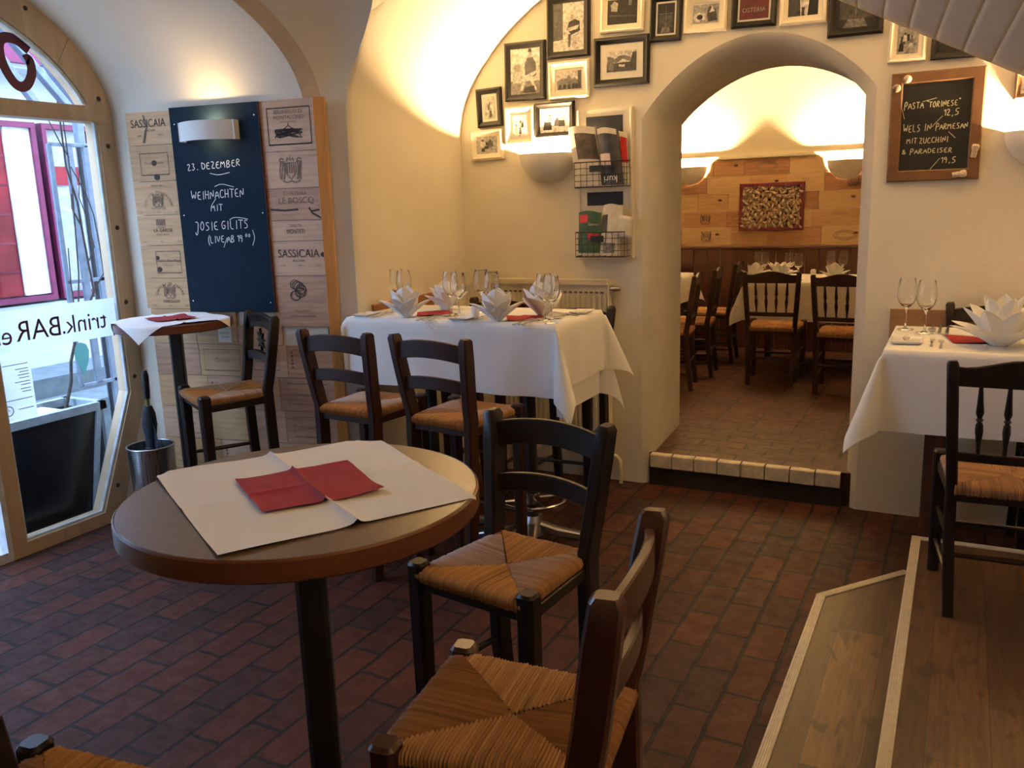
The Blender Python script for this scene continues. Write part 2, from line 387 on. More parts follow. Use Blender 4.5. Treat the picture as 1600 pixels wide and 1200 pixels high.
# threshold step with its painted brick edge
mb = MB(); mb.box(-1.62, -.42, YB + .03, 5.46, 0, .188); struct(mb, 'floor_threshold', BRICK_TH, 0)
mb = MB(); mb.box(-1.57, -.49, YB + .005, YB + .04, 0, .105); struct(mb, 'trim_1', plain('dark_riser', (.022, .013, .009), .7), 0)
mb = MB()
for k in range(8):
    x0 = -1.565 + k * 1.068 / 8
    mb.bar([(x0 + .004, YB + .018, .148), (x0 + .1295, YB + .018, .148 + rnd.uniform(-.002, .002))], .082, .055, (0, 0, 1), .10)
nos = struct(mb, 'trim_2', None or plain('chipped_cream_paint', (.66, .58, .45), .6, var=.12, nscale=22, bs=.4, bscale=30), 0)
mb = MB(); mb.box(-3.7, 1.0, 5.44, 8.75, .05, .187); struct(mb, 'floor_inner_room', BRICK_IN, 0)

# ---- main vault: barrel along Y cut by a wider cross vault over the window bay
XC, AM, Z0M, BM_ = -.6, 2.23, 1.90, 1.28
def zM(x): return Z0M + BM_ * math.sqrt(max(0, 1 - ((x - XC) / AM) ** 2))
GC = [(0, -2.735, 3.545), (2 / 24, -2.715, 3.562), (3 / 24, -2.665, 3.564), (5 / 24, -2.585, 3.535), (7 / 24, -2.505, 3.483), (11 / 24, -2.30, 3.30), (16 / 24, -1.95, 2.85), (20 / 24, -1.68, 2.40), (1.0, -1.55, 1.955)]
def interp(tab, t, k):
    for p, q in zip(tab[:-1], tab[1:]):
        if t <= q[0]: f = (t - p[0]) / (q[0] - p[0]); return p[k] + (q[k] - p[k]) * f
    return tab[-1][k]
def xo(y):                      # plan edge of the flared bay opening on the main vault
    y = max(y, 3.91 - y); tab = [(p[2], p[1]) for p in reversed(GC[2:])]
    return interp(tab, min(y, 3.564), 1)
def vault_patch(mb, y0, y1, n, cut):
    mb.grid(lambda u, y: ((lambda x: (x, y, zM(x)))((lambda a0: XC + AM * math.cos(a0 * (1 - u)))(math.acos(((xo(y) if cut else XL) - XC) / AM)))), lin(0, 1, 110), sorted(set(lin(y0, y1, n) + [q for p in GC[2:] for q in (p[2], 3.91 - p[2]) if cut and y0 < q < y1])))
mb = MB(); vault_patch(mb, 3.564, YB, 16, False); vault_patch(mb, .346, 3.564, 90, True); vault_patch(mb, -1.7, .346, 16, False)
struct(mb, 'ceiling', PLASTER, 60)
def yw(x):
    if x > -3.87: return 3.46 + (x + 2.87) * .182
    return 3.278 + (x + 3.87) / -.28 * .012
def prof(yend, a, rz, z0=2.15, n=48): return [(yend - a + a * math.cos(PI * k / n), z0 + rz * math.sin(PI * k / n)) for k in range(n + 1)]
# arched opening of the bay (band) and the wall above it
inner = [(3.452, 0)] + prof(3.452, 1.497, .62) + [(.458, 0)]
mid = [(3.492, 0)] + prof(3.50, 1.545, .665) + [(.418, 0)]
mb = MB(); mb.loft([[(-2.92, y, z) for y, z in inner], [(-2.845, y, z) for y, z in mid]], cap=False, closed=False)
struct(mb, 'wall_bay_opening', plain('warm_lit_plaster', (.66, .50, .32), .8, var=.03, bs=.2, bscale=60), 60)  # warm lamp light on the reveal is put into the plaster tone
mb = MB(); rows = []
gp = []
for k in range(49):
    t = k / 24 if k <= 24 else (48 - k) / 24; x, y = interp(GC, t, 1), interp(GC, t, 2)
    gp.append((x, y if k <= 24 else 3.91 - y, zM(x) if t > 0 else 2.16))
ma = [(-2.845, y, z) for y, z in mid]; go = [(-2.735, 3.53, 0)] + gp + [(-2.735, .38, 0)]
for q in (0, .25, .5, .75, .92, 1):
    rows.append([tuple(V(a_).lerp(V(b_), q) + V((0, 0, .05)) * (math.sin(PI * q) if 1 < i < 49 else 0)) for i, (a_, b_) in enumerate(zip(ma, go))])
rows.append([tuple(V(g_) + V((.02, .02 if i <= 25 else -.02, .06))) if 1 < i < 49 else tuple(g_) for i, g_ in enumerate(go)])
mb.loft(rows, cap=False, closed=False)
struct(mb, 'wall_bay_flare', PLASTER, 60)
mb = MB()
pts = [(-2.735, 3.53), (-2.731, 3.545), (-2.729, 3.575), (-2.730, 3.62), (-2.735, 3.72), (-2.745, 3.9), (-2.768, 4.3), (-2.79, YB + .05)]
def xM(z): return XC - AM * math.sqrt(max(0, 1 - ((z - Z0M) / BM_) ** 2)) if z > Z0M else XL
def soft(p, q, k=.055): return .5 * (p + q + math.sqrt((p - q) ** 2 + k * k))
GZ = [(1.6, -2.735, 3.53), (2.16, -2.735, 3.545)] + [(zM(p[1]), p[1], p[2]) for p in GC[1:5]]
rows = [[(x, y, z) for x, y in pts] for z in (0, 1.2)]
for z in lin(1.6, 2.62, 17):
    gx, gy = interp(GZ, z, 1), interp(GZ, z, 2)
    rows.append([(gx, gy, z)] + [(soft(x, xM(z)) - (.0028 if z > 1.6 else 0), max(y, gy + .012 * (j + 1)), z) for j, (x, y) in enumerate(pts[1:])])
rows.append([(p[0] - .03, p[1], p[2] + .01) for p in rows[-1]])
mb.loft(rows, cap=False, closed=False)
mb.box(-2.86, -2.735, -1.7, .38, 0, 2.11)
struct(mb, 'wall_left', PLASTER, 50)
mb = MB()
xs = [-2.92, -3.1, -3.3, -3.5, -3.7, -3.87, -4.0, -4.20]
mb.loft([[(x, y, z) for y, z in prof(yw(x) if x < -2.93 else 3.452, 1.5 if x < -2.93 else 1.497, (.62 if x > -2.93 else .63) + .19 * max(0, (-2.92 - x) / 1.25))] for x in xs], cap=False, closed=False)
struct(mb, 'ceiling_bay', PLASTER, 60)
mb = MB(); mb.loft([[(x, yw(x), 0) for x in (-2.88, -3.4, -3.87, -4.2)], [(x, yw(x), 2.2) for x in (-2.88, -3.4, -3.87, -4.2)]], cap=False, closed=False)
struct(mb, 'wall_bay_far', PLASTER, 20)
mb = MB(); mb.loft([[(x, yw(x) - 3.0, 0) for x in (-2.88, -3.4, -3.87, -4.2)], [(x, yw(x) - 3.0, 2.2) for x in (-2.88, -3.4, -3.87, -4.2)]], cap=False, closed=False)
struct(mb, 'wall_bay_near', PLASTER, 20)
mb = MB(); mb.box(1.63, 1.70, -1.7, YB + .05, 0, 3.4); struct(mb, 'wall_right', PLASTER, 0)
mb = MB(); mb.box(-4.3, 1.70, -1.70, -1.6, 0, 3.5); struct(mb, 'wall_front', PLASTER, 0)

# ---- window wall (x = XW): pine frame with a lunette, big pane with a cut corner, and the glazed door
def garc(y): return 2.01 + .80 * math.sqrt(max(0, 1 - ((y - 1.79) / 1.42) ** 2))
FX0, FX1 = XW - .05, XW + .05
SLN = [0]
def slab(mb, poly, x0=FX0, x1=FX1, mi=0):
    SLN[0] += 1; e = (SLN[0] % 7) * .0006; mb.loft([[(x0 - e, y, z) for y, z in poly], [(x1 + e, y, z) for y, z in poly]], mi)
mb = MB()
slab(mb, [(3.19, .70), (3.285, .675), (3.285, 2.155), (3.19, 2.155)]); slab(mb, [(3.17, 2.155), (3.285, 2.155), (3.285, 2.38), (3.17, 2.215)])
slab(mb, [(2.93, .07), (3.03, .0), (3.285, .675), (3.19, .70)])
slab(mb, [(2.40, 0), (3.03, 0), (2.97, .07), (2.40, .07)])
slab(mb, [(2.40, .07), (2.475, .07), (2.475, 2.155), (2.40, 2.155)])
slab(mb, [(.38, 2.156), (3.175, 2.156), (3.175, 2.235), (.38, 2.235)])
aa = [3.19 - (3.19 - .39) * (1 - math.cos(PI * k / 60)) / 2 for k in range(61)]
aa = [3.180] + [y for y in aa if .40 < y < 3.17]
for ya, yb in zip(aa[:-1], aa[1:]):
    oa, ob = (1.79 + (ya - 1.79) * 1.075, garc(ya) + .15), (1.79 + (yb - 1.79) * 1.075, garc(yb) + .15)
    slab(mb, [(ya, garc(ya)), oa, ob, (yb, garc(yb))])
wf = mb.build('window_1', PINE_FRAME, None, 30); wf['kind'] = 'structure'
mb = MB()   # pale glazing beads round the big pane
for a, b in (((3.185, .70), (3.185, 2.155)), ((2.925, .075), (3.185, .70)), ((2.48, .075), (2.925, .075)), ((2.48, .075), (2.48, 2.155))):
    mb.bar([(XW + .03, a[0], a[1]), (XW + .03, b[0], b[1])], .022, .018, (1, 0, 0), .1)
ar = [y for y in aa if y < 3.15]
mb.bar([(XW + .03, y - .008, garc(y) - .008) for y in ar], .022, .018, (1, 0, 0), .1)
mb.build('glazing_bead', plain('pale_blue_bead', (.60, .66, .66), .5), wf)
mb = MB(); mb.add([(XW, y, z) for y, z in ((2.475, .07), (2.93, .07), (3.19, .70), (3.19, 2.155), (2.475, 2.155))], [(0, 1, 2, 3, 4)]); mb.build('pane', PANE, wf, 0)
mb = MB(); mb.add([(XW, y, garc(y)) for y in aa] + [(XW, .4, 2.235), (XW, 3.17, 2.235)], [tuple(range(len(aa) + 2))]); mb.build('pane', PANE, wf, 0)
for y, z in ((2.868, 2.665), (3.215, 2.276), (3.238, 2.036), (3.232, 1.606), (3.23, 1.2), (3.226, .781), (3.03, .198)):
    mb = MB(); mb.sphere((FX1, y, z), .013, 10, 6, (.5, 1, 1)); mb.build('screw_plug', KNOT, wf)
# door to the left of the mullion, second pane beyond
mb = MB()
for y0, y1, z0, z1 in ((1.30, 1.42, 0, 2.155), (2.374, 2.40, 0, 2.155), (1.42, 2.374, 0, .05), (1.42, 2.374, 2.06, 2.155)): slab(mb, [(y0, z0), (y1, z0), (y1, z1), (y0, z1)])
dr = mb.build('door_1', plain('pale_door_paint', (.60, .62, .62), .5), None, 30); dr['kind'] = 'structure'
mb = MB(); mb.add([(XW, 1.42, .05), (XW, 2.374, .05), (XW, 2.374, 2.06), (XW, 1.42, 2.06)], [(0, 1, 2, 3)]); mb.build('pane', PANE, dr, 0)
mb = MB()
for y0, y1, z0, z1 in ((.30, .45, 0, 2.155), (1.20, 1.30, 0, 2.155), (.45, 1.20, 0, .12)): slab(mb, [(y0, z0), (y1, z0), (y1, z1), (y0, z1)])
w2 = mb.build('window_2', PINE_FRAME, None, 30); w2['kind'] = 'structure'
mb = MB(); mb.add([(XW, .45, .12), (XW, 1.2, .12), (XW, 1.2, 2.155), (XW, .45, 2.155)], [(0, 1, 2, 3)]); mb.build('pane', PANE, w2, 0)
mb = MB()   # plaster pier under the cut corner and above the frame
slab(mb, [(3.02, 0), (3.40, 0), (3.40, 2.3), (3.28, 2.3), (3.28, .672)], XW - .08, XW + .045)
o3 = [(1.79 + (y - 1.79) * 1.07, garc(y) + .14) for y in aa]
for (ya, za), (yb, zb) in zip(o3[:-1], o3[1:]): slab(mb, [(ya, za), (ya, 3.4), (yb, 3.4), (yb, zb)], XW - .08, XW + .04)
slab(mb, [(.30, 2.1), (.46, 2.1), (.46, 3.4), (.30, 3.4)], XW - .08, XW + .04); slab(mb, [(3.2, 2.24), (3.5, 2.24), (3.5, 3.4), (3.2, 3.4)], XW - .08, XW + .04)
slab(mb, [(-1.7, 0), (.31, 0), (.31, 3.4), (-1.7, 3.4)], XW - .08, XW + .04)
struct(mb, 'wall_window', PLASTER, 30)

# ---- oak platform of two steps with ribbed nosing strips
mb = MB(); lo = [(-.42, -1.6), (1.63, -1.6), (1.63, 3.6), (-.11, 3.72), (-.42, 3.33)]
mb.prism(lo, 0, .11, axis='z'); struct(mb, 'floor_lower_step', PLANK, 0)
mb = MB(); mb.prism([(-.107, -1.6), (1.63, -1.6), (1.63, 3.83), (-.107, 3.83)], .10, .22, axis='z'); struct(mb, 'floor_upper_step', PLANK, 0)
NOS = plain('cream_nosing', (.62, .54, .40), .45, var=.06, nscale=40)
def nosing(name, a, b, z):
    mb = MB(); a = V((*a, z)); b = V((*b, z)); d = (b - a).normalized(); n = V((-d.y, d.x, 0))
    for k in range(5): mb.bar([a + n * (-.013 + k * .0065) + V((0, 0, .002)), b + n * (-.013 + k * .0065) + V((0, 0, .002))], .0055, .006, n, .25)
    mb.bar([a, b], .034, .006, n, .1); mb.bar([a + n * .016 + V((0, 0, -.014)), b + n * .016 + V((0, 0, -.014))], .006, .034, n, .1)
    struct(mb, name, NOS, 30)
nosing('trim_3', (-.402, -1.6), (-.402, 3.33), .111)
nosing('trim_4', (-.408, 3.325), (-.115, 3.70), .111)
nosing('trim_5', (-.09, -1.6), (-.09, 3.83), .221)
nosing('trim_6', (-.107, 3.815), (1.63, 3.815), .221)

# ---- inner room
YI = 8.6
mb = MB(); mb.box(-3.7, 1.02, YI, YI + .06, 0, 3.4); struct(mb, 'wall_inner_back', PLASTER_IN, 0)
mb = MB(); mb.box(-3.7, -3.6, 5.43, YI, 0, 3.4); struct(mb, 'wall_inner_left', PLASTER_IN, 0)
mb = MB(); mb.box(.95, 1.02, 5.43, YI, 0, 3.4); struct(mb, 'wall_inner_right', PLASTER_IN, 0)
mb = MB(); iv = [(-1.32 + 2.34 * math.cos(PI * k / 40), 2.15 + 1.15 * math.sin(PI * k / 40)) for k in range(41)]
mb.loft([[(x, 5.40, z) for x, z in iv], [(x, YI + .05, z) for x, z in iv]], cap=False, closed=False); struct(mb, 'ceiling_inner_room', PLASTER_IN, 60)
mb = MB()
for k in range(34):
    x0 = -3.6 + k * .134; mb.bar([(x0 + .066, YI - .012, .187), (x0 + .066, YI - .012, 1.17)], .128, .022, (1, 0, 0), .2)
mb.bar([(-3.6, YI - .02, 1.18), (.95, YI - .02, 1.18)], .03, .04, (0, 0, 1), .2)
struct(mb, 'baseboard_inner_back', WAINSCOT, 30)

# ================================================================ chairs
def rush_seat(mb, wf, wr, d, z, n=44, depth=.034):
    P = [V((-wf / 2, d / 2, 0)), V((wf / 2, d / 2, 0)), V((wr / 2, -d / 2, 0)), V((-wr / 2, -d / 2, 0))]
    O = V((0, .0, 0)); C0 = V((0, 0, 0))
    base = [.48, .60, .36, .52]
    for e in range(4):
        A, B = P[e], P[(e + 1) % 4]; T = (B - A); L = T.length; T.normalize(); r = L / n / 2
        N = V((T.y, -T.x, 0));
        if N.dot(O - (A + B) / 2) < 0: N = -N
        for k in range(n):
            t = (k + .5) / n; S = A + (B - A) * t
            E = A + (O - A) * (2 * t) if t < .5 else B + (O - B) * (2 * (1 - t))
            run = max((E - S).dot(N), .002); E = S + N * run + T * (E - S).dot(T) * .5
            jit = rnd.uniform(-.0018, .0014); tone = base[e] + rnd.gauss(0, .085)
            path = [(S - N * .004, -depth), (S - N * .010, -depth * .5), (S - N * .006, -.006), (S + N * min(.010, run * .5), .0)]
            for q in (.4, .75, 1.0):
                if run * q > .012: path.append((S + (E - S) * q, .0015 - .012 * (run * q / (d / 2)) ** 1.2))
            rings = []
            for i, (p, h) in enumerate(path):
                p = V((p.x, p.y, z + h + jit)); a = path[max(0, i - 1)]; b = path[min(len(path) - 1, i + 1)]
                tg = V((b[0].x - a[0].x, b[0].y - a[0].y, b[1] - a[1])).normalized(); nn = T.cross(tg).normalized()
                if nn.z < 0 and i > 2 or (i <= 2 and nn.dot(N) > 0): nn = -nn
                rr = r * (1.12 if i < len(path) - 1 else .9)
                rings.append([p - T * rr - nn * r * 1.5, p - T * rr * .6 + nn * r * .2, p + nn * r * .8, p + T * rr * .6 + nn * r * .2, p + T * rr - nn * r * 1.5])
            mb.loft(rings, 0, False, False, tone)
def make_chair(label, style='ladder', m=None, group=None, zs=.76, zt=1.10, wf=.345, wr=.30, d=.30, wt=.37, rake=.05, post=(.038, .060), rails=True):
    m = m or WOOD_BLACK
    bar = zs > .6
    name = {'ladder': 'bar_chair', 'sun': 'bar_chair', 'spindle': 'dining_chair'}[style]
    t = thing(name, label, 'chair', group=group)
    s = MB(); rush_seat(s, wf - .012, wr - .01, d + .03, zs, n=54 if bar else 56); s.build('seat', RUSH, t, 55, tone=True)
    yr = -d / 2
    def px(z): return wr / 2 + .004 + (wt / 2 - wr / 2 - .004) * (z - zs) / (zt - zs)
    def py(z): return yr - rake * (z - zs) / (zt - zs)
    for sx in (-1, 1):
        b = MB(); b.bar([(sx * wf / 2, d / 2, 0), (sx * wf / 2, d / 2, zs + .006), (sx * wf / 2, d / 2, zs + .014)], [.040, .050, .038], [.040, .050, .038], (1, 0, 0), .18); b.build('front_leg', m, t)
        b = MB(); pts = [(sx * (wr / 2 - .012), yr - .035, 0), (sx * (wr / 2), yr - .004, zs * .55), (sx * px(zs), py(zs) + .004, zs), (sx * px(zs + .04), py(zs + .04) , zs + .05)] + [(sx * px(z), py(z), z) for z in lin(zs + .1, zt - .012, 3)] + [(sx * px(zt), py(zt) + .002, zt)]
        nn = len(pts); b.bar(pts, [post[0]] * (nn - 1) + [post[0] * .72], [post[1] * .8, post[1]] + [post[1]] * (nn - 4) + [post[1] * .9, post[1] * .62], (1, 0, 0), .16); b.build('rear_leg', m, t)
    b = MB()
    for p, q in (((-wf / 2, d / 2), (wf / 2, d / 2)), ((-wr / 2, yr), (wr / 2, yr)), ((-wf / 2, d / 2), (-wr / 2, yr)), ((wf / 2, d / 2), (wr / 2, yr))):
        b.bar([(*p, zs - .045), (*q, zs - .045)], .034, .022, (0, 0, 1), .15)
    b.build('seat_frame', m, t)
    def rail(nm, zc, hgt, arch, bow=.022, th=.018, crest=None):
        b = MB(); X = px(zc) - .006; pts = []; hs = []
        for k in range(13):
            u = -1 + k / 6; hh = hgt if crest is None else hgt + crest * math.cos(u * PI / 2 * 1.15) ** 2
            pts.append((u * X, py(zc) - bow * (1 - u * u), zc + arch * (1 - u * u) + (hh - hgt) / 2)); hs.append(hh)
        b.bar(pts, hs, th, (0, 0, 1), .18); return b.build(nm, m, t)
    if style == 'ladder':
        rail('top_rail', zt - .068, .070, .020); rail('back_rail', zt - .205, .052, .016)
    elif style == 'sun':
        rail('top_rail', zt - .052, .066, .018, .008); rail('back_rail', zt - .215, .045, .016, .008)
        st = MB(); zc = zt - .128; y0 = py(zc) - .006
        for k in range(8):
            a = PI / 4 * k; R = .058 if k % 2 == 0 else .050
            st.prism([(.012 * math.cos(a + 1.2), .012 * math.sin(a + 1.2) ), (R * math.cos(a), R * math.sin(a)), (.012 * math.cos(a - 1.2), .012 * math.sin(a - 1.2)), (-.004 * math.cos(a), -.004 * math.sin(a))], y0 - .006, y0 + .006)
        so = st.build('star_fretwork', m, t, 20)
        for v in so.data.vertices: v.co.z += zc
    else:
        rail('top_rail', zt - .052, .062, .0, .012, .020, crest=.030); rail('lower_rail', zs + .10, .032, 0, .010, .018)
        z0, z1 = zs + .112, zt - .075
        for k in range(4):
            u = (-.6, -.2, .2, .6)[k]; p0 = V((u * px(z0), py(z0) - .010 * (1 - u * u), z0)); p1 = V((u * px(z1), py(z1) - .012 * (1 - u * u), z1))
            pr = [(0, .006), (.12, .0065), (.34, .0125), (.44, .011), (.47, .0065), (.50, .0115), (.53, .007), (.60, .0125), (.75, .0095), (1, .006)]
            b = MB(); b.tube([p0 + (p1 - p0) * q for q, _ in pr], [r for _, r in pr], 10); b.build('spindle', m, t)
    zz = (.30, .24, .44, .34) if bar else (.20, .13, .26, .22)
    def stretch(p, q, r=.0095): b = MB(); b.tube([p, (V(p) + V(q)) / 2, q], [r * .85, r * 1.1, r * .85], 8); b.build('stretcher', m, t)
    stretch((-wf / 2, d / 2, zz[0]), (wf / 2, d / 2, zz[0])); stretch((-wr / 2 + .004, yr - .018, zz[3]), (wr / 2 - .004, yr - .018, zz[3]))
    for sx in (-1, 1):
        for z in zz[1:3]: stretch((sx * wf / 2, d / 2, z), (sx * (wr / 2 - .004), yr - .018, z))
    return t
def put(o, x, y, rz, z=0, s=1.0): o.location = (x, y, z); o.rotation_euler = (0, 0, math.radians(rz)); o.scale = (s, s, s); return o

BG = 'ladder back bar chairs'
c_black = make_chair('black ladder-back bar chair with rush seat at the right of the near round table', 'ladder', WOOD_BLACK)
put(c_black, -.992, 1.83, 171)
c_front = make_chair('dark brown bar chair with rush seat seen from above, nearest the camera at bottom centre', 'ladder', WOOD_BROWN, d=.345)
put(c_front, -.668, 1.24, 97.5)
c_corner = dup(c_black, 'rush-seated bar chair cut off by the bottom left corner, only its seat corner showing')
put(c_corner, -1.185, .665, 8)
c_two = make_chair('left one of the twin walnut bar chairs in front of the white clothed bar table', 'ladder', WOOD_WALNUT)
put(c_two, -2.405, 3.145, -4, 0, 1.04)
c_three = dup(c_two, 'right one of the twin walnut bar chairs in front of the white clothed bar table')
put(c_three, -1.885, 3.125, -8, 0, 1.04)
c_far = dup(c_black, 'black bar chair behind the right end of the white clothed bar table, by the radiator')
put(c_far, -1.86, 4.19, 181, 0, 1.0)
c_farb = dup(c_two, 'dark brown bar chair behind the middle of the long bar table, mostly hidden by napkins')
put(c_farb, -2.36, 4.18, 178, 0, 1.03)
c_sun = make_chair('black bar chair with a carved star in its back, at the small bar table', 'sun', WOOD_BLACK, post=(.030, .046))
put(c_sun, -3.215, 3.05, 152, 0, 1.06)
c_right = make_chair('dark dining chair with turned back spindles on the oak platform at right', 'spindle', WOOD_BLACK, None, .47, .90, .41, .36, .37, .42, .06, (.036, .040))
put(c_right, .195, 3.335, 3, .22)
c_rfar = dup(c_black, 'dark bar chair behind the white clothed table at right, mostly hidden by the large napkin')
put(c_rfar, .15, 4.43, 178, 0, 1.03)
# inner room
DG = 'spindle chairs in the inner room'
for k, (x, y, rz, lb) in enumerate((
        (-1.30, 7.06, 2, 'spindle-back chair seen whole through the arch, at the front left of the inner table'),
        (-.74, 6.86, -3, 'spindle-back chair half hidden by the right side of the arch, at the inner table'),
        (-2.06, 6.60, 99, 'nearest of the three spindle-back chairs in a row along the left inner table'),
        (-2.04, 7.17, 97, 'middle of the three spindle-back chairs in a row along the left inner table'),
        (-2.02, 7.84, 95, 'farthest of the three spindle-back chairs in a row along the left inner table'))):
    c = make_chair(lb, 'spindle', WOOD_WALNUT, DG, .47, .90, .40, .35, .37, .41, .06, (.036, .040)) if k == 0 else dup(c_in, lb)
    if k == 0: c_in = c
    put(c, x, y, rz, .187)

# ================================================================ tables
def disc_top(mb, r, z0, z1, n=72, ch=.003): mb.lathe([(0, z0), (r - ch, z0), (r, z0 + ch), (r, z1 - ch), (r - ch, z1), (0, z1)], n)
def bistro(label, x, y, r, ztop, th=.042, group=None, rb=.20):
    t = thing('bistro_table', label, 'table', (x, y, 0), group=group)
    b = MB(); disc_top(b, r - .003, ztop - th + .006, ztop); b.build('tabletop', TABLE_TOP, t, 30)
    b = MB(); b.lathe([(r - .004, ztop - th), (r, ztop - th + .004), (r, ztop - .004), (r - .003, ztop - .0005), (r - .006, ztop - .004), (r - .006, ztop - th)], 72); b.lathe([(0, ztop - th), (r - .004, ztop - th)], 72); b.build('edge_band', TABLE_EDGE, t, 30)
    b = MB(); b.bar([(0, 0, .03), (0, 0, ztop - th - .01)], .060, .060, (.8, .6, 0), .14); b.box(-.12, .12, -.12, .12, ztop - th - .012, ztop - th); b.build('column', IRON, t)
    b = MB(); b.lathe([(0, 0), (rb, 0), (rb + .005, .008), (rb - .01, .02), (.06, .035), (0, .036)], 40); b.build('base_plate', IRON, t); return t
bistro('round bistro table with brown top and red wood edge, nearest the camera', -1.128, 1.242, .348, 1.12)
bistro('small round bar table against the crate wall under the blue chalkboard', -3.525, 3.045, .285, 1.145, .042, None, .13)
def bar_table(label, x, y, w, d, ztop):
    t = thing('bar_table', label, 'table', (x, y, 0))
    b = MB(); b.box(-w / 2, w / 2, -d / 2, d / 2, ztop - .032, ztop); b.build('tabletop', TABLE_TOP, t, 0)
    b = MB(); b.tube([(0, 0, .05), (0, 0, ztop - .04)], .030, 16); b.box(-.15, .15, -.15, .15, ztop - .045, ztop - .032); b.build('column', IRON, t)
    b = MB(); b.tube([(.17 * math.cos(a), .17 * math.sin(a), .22) for a in lin(0, 2 * PI, 40)], .010, 10)
    for k in range(4): a = PI / 4 + PI / 2 * k; b.tube([(.02 * math.cos(a), .02 * math.sin(a), .22), (.17 * math.cos(a), .17 * math.sin(a), .22)], .007, 8)
    b.lathe([(.03, .19), (.038, .195), (.038, .245), (.03, .25)], 20); b.build('foot_ring', CHROME, t)
    b = MB()
    for k in range(4):
        a = math.radians(20) + PI / 2 * k; c, s = math.cos(a), math.sin(a)
        b.bar([(.02 * c, .02 * s, .075), (.12 * c, .12 * s, .045), (.27 * c, .27 * s, .022), (.30 * c, .30 * s, .012)], [.055, .05, .042, .03], [.06, .045, .03, .02], (-s, c, 0), .2)
    b.lathe([(.035, .02), (.055, .03), (.045, .10), (.032, .13)], 24); b.build('base', STEEL, t); return t
t2 = bar_table('right half of the long bar table, on a pedestal with chrome foot ring', -1.83, 3.66, .54, .50, 1.135)
dup(t2, 'left half of the long bar table, next to the pine strip, under the white cloth', (-2.40, 3.66, 0))

def drape(x0, x1, y0, y1, z, l, r, f, bk, seed=0, amp=.012, k=.42, step=.018, name='tablecloth', m=None, gap=.008):
    rr = random.Random(seed); ph = [rr.uniform(0, 6.28) for _ in range(6)]
    U = lin(x0 - l, x0, max(2, int(l / step)))[:-1] + lin(x0, x1, int((x1 - x0) / .03))[:-1] + lin(x1, x1 + r, max(2, int(r / step)))
    Wv = lin(y0 - f, y0, max(2, int(f / step)))[:-1] + lin(y0, y1, int((y1 - y0) / .03))[:-1] + lin(y1, y1 + bk, max(2, int(bk / step)))
    def fn(u, v):
        du = (x0 - u) if u < x0 else max(u - x1, 0); dv = (y0 - v) if v < y0 else max(v - y1, 0)
        sx = -1 if u < x0 else 1; sy = -1 if v < y0 else 1
        if du < 1e-9 and dv < 1e-9: return (u, v, z + .0012 * math.sin(u * 23 + ph[0]) * math.sin(v * 19 + ph[1]))
        ex, ey = (x0 if sx < 0 else x1), (y0 if sy < 0 else y1)
        if dv < 1e-9:
            w = min(1, (v - y0) / .12, (y1 - v) / .12); off = gap * (1 - math.exp(-du / .012)) + amp * max(w, 0) * (du / max(l, r)) * (math.sin(v * 17 + ph[2]) + .6 * math.sin(v * 31 + ph[3]))
            return (ex + sx * max(off, .004 * min(1, du / .02)), v, z - du + .004 * math.exp(-du / .01) - .004)
        if du < 1e-9:
            w = min(1, (u - x0) / .12, (x1 - u) / .12); off = gap * (1 - math.exp(-dv / .012)) + amp * max(w, 0) * (dv / max(f, bk)) * (math.sin(u * 15 + ph[4]) + .6 * math.sin(u * 27 + ph[5]))
            return (u, ey + sy * max(off, .004 * min(1, dv / .02)), z - dv + .004 * math.exp(-dv / .01) - .004)
        L = math.hypot(du, dv); a = math.atan2(dv, du); s = L * k * math.sin(2 * a) ** 1.0; dd = math.sqrt(L * L - s * s)
        o = gap * (1 - math.exp(-L / .012)) + s
        return (ex + sx * math.cos(a) * o, ey + sy * math.sin(a) * o, z - dd + .004 * math.exp(-L / .01) - .004)
    mb = MB(); mb.grid(fn, U, Wv); return mb.build(name, m or CLOTH, None, 80)
o = drape(-2.695, -1.555, 3.385, 3.93, 1.140, .03, .29, .325, .25, 3, amp=.008, gap=.014); tag(o, 'white cloth draped over the long bar table set for four', 'tablecloth')
o = drape(-2.0, -1.570, 3.40, 3.92, 1.1365, .0, .41, .29, .33, 8, amp=.0, k=.26, gap=.003, name='undercloth'); tag(o, 'second white cloth showing below the long bar table cloth at its right end', 'tablecloth')

# cloths lying on the two round tables
def flat_cloth(name, cs, z, mat, label, cat, ctr=None, rad=None, crease=.006, n=36, seed=1, lift=.0):
    A, B, Cc, D = [V((*c, 0)) for c in cs]; rr = random.Random(seed); ph = [rr.uniform(0, 6) for _ in range(4)]
    def fn(u, v):
        p = A * (1 - u) * (1 - v) + B * u * (1 - v) + Cc * u * v + D * (1 - u) * v
        e = 1 + .012 * math.sin(v * 7 + ph[0]) ; h = .0025 + lift
        h += crease * (math.exp(-abs(v - .5) / .016) * (.75 + .25 * math.cos(u * 6.28)) + .40 * math.exp(-abs(u - .5) / .03) * (.5 + .5 * math.sin(v * 5 + ph[2])))
        h += .0015 * math.sin(u * 9 + ph[3]) * math.sin(v * 8)
        edge = min(u, v, 1 - u, 1 - v); h += .004 * math.exp(-edge / .03) * max(0, math.sin(6 * u + 5 * v + ph[0]))
        if ctr:
            q = p - V((*ctr, 0)); r = q.length; over = r - rad
            if over > 0:
                h2 = h - over * .90 - .0; q = q.normalized() * (rad + .004 + over * .35); p = V((*ctr, 0)) + q; h = h2
        return (p.x, p.y, z + h)
    mb = MB(); mb.grid(fn, lin(0, 1, n), lin(0, 1, n)); o = mb.build(name, mat, None, 60); return tag(o, label, cat)
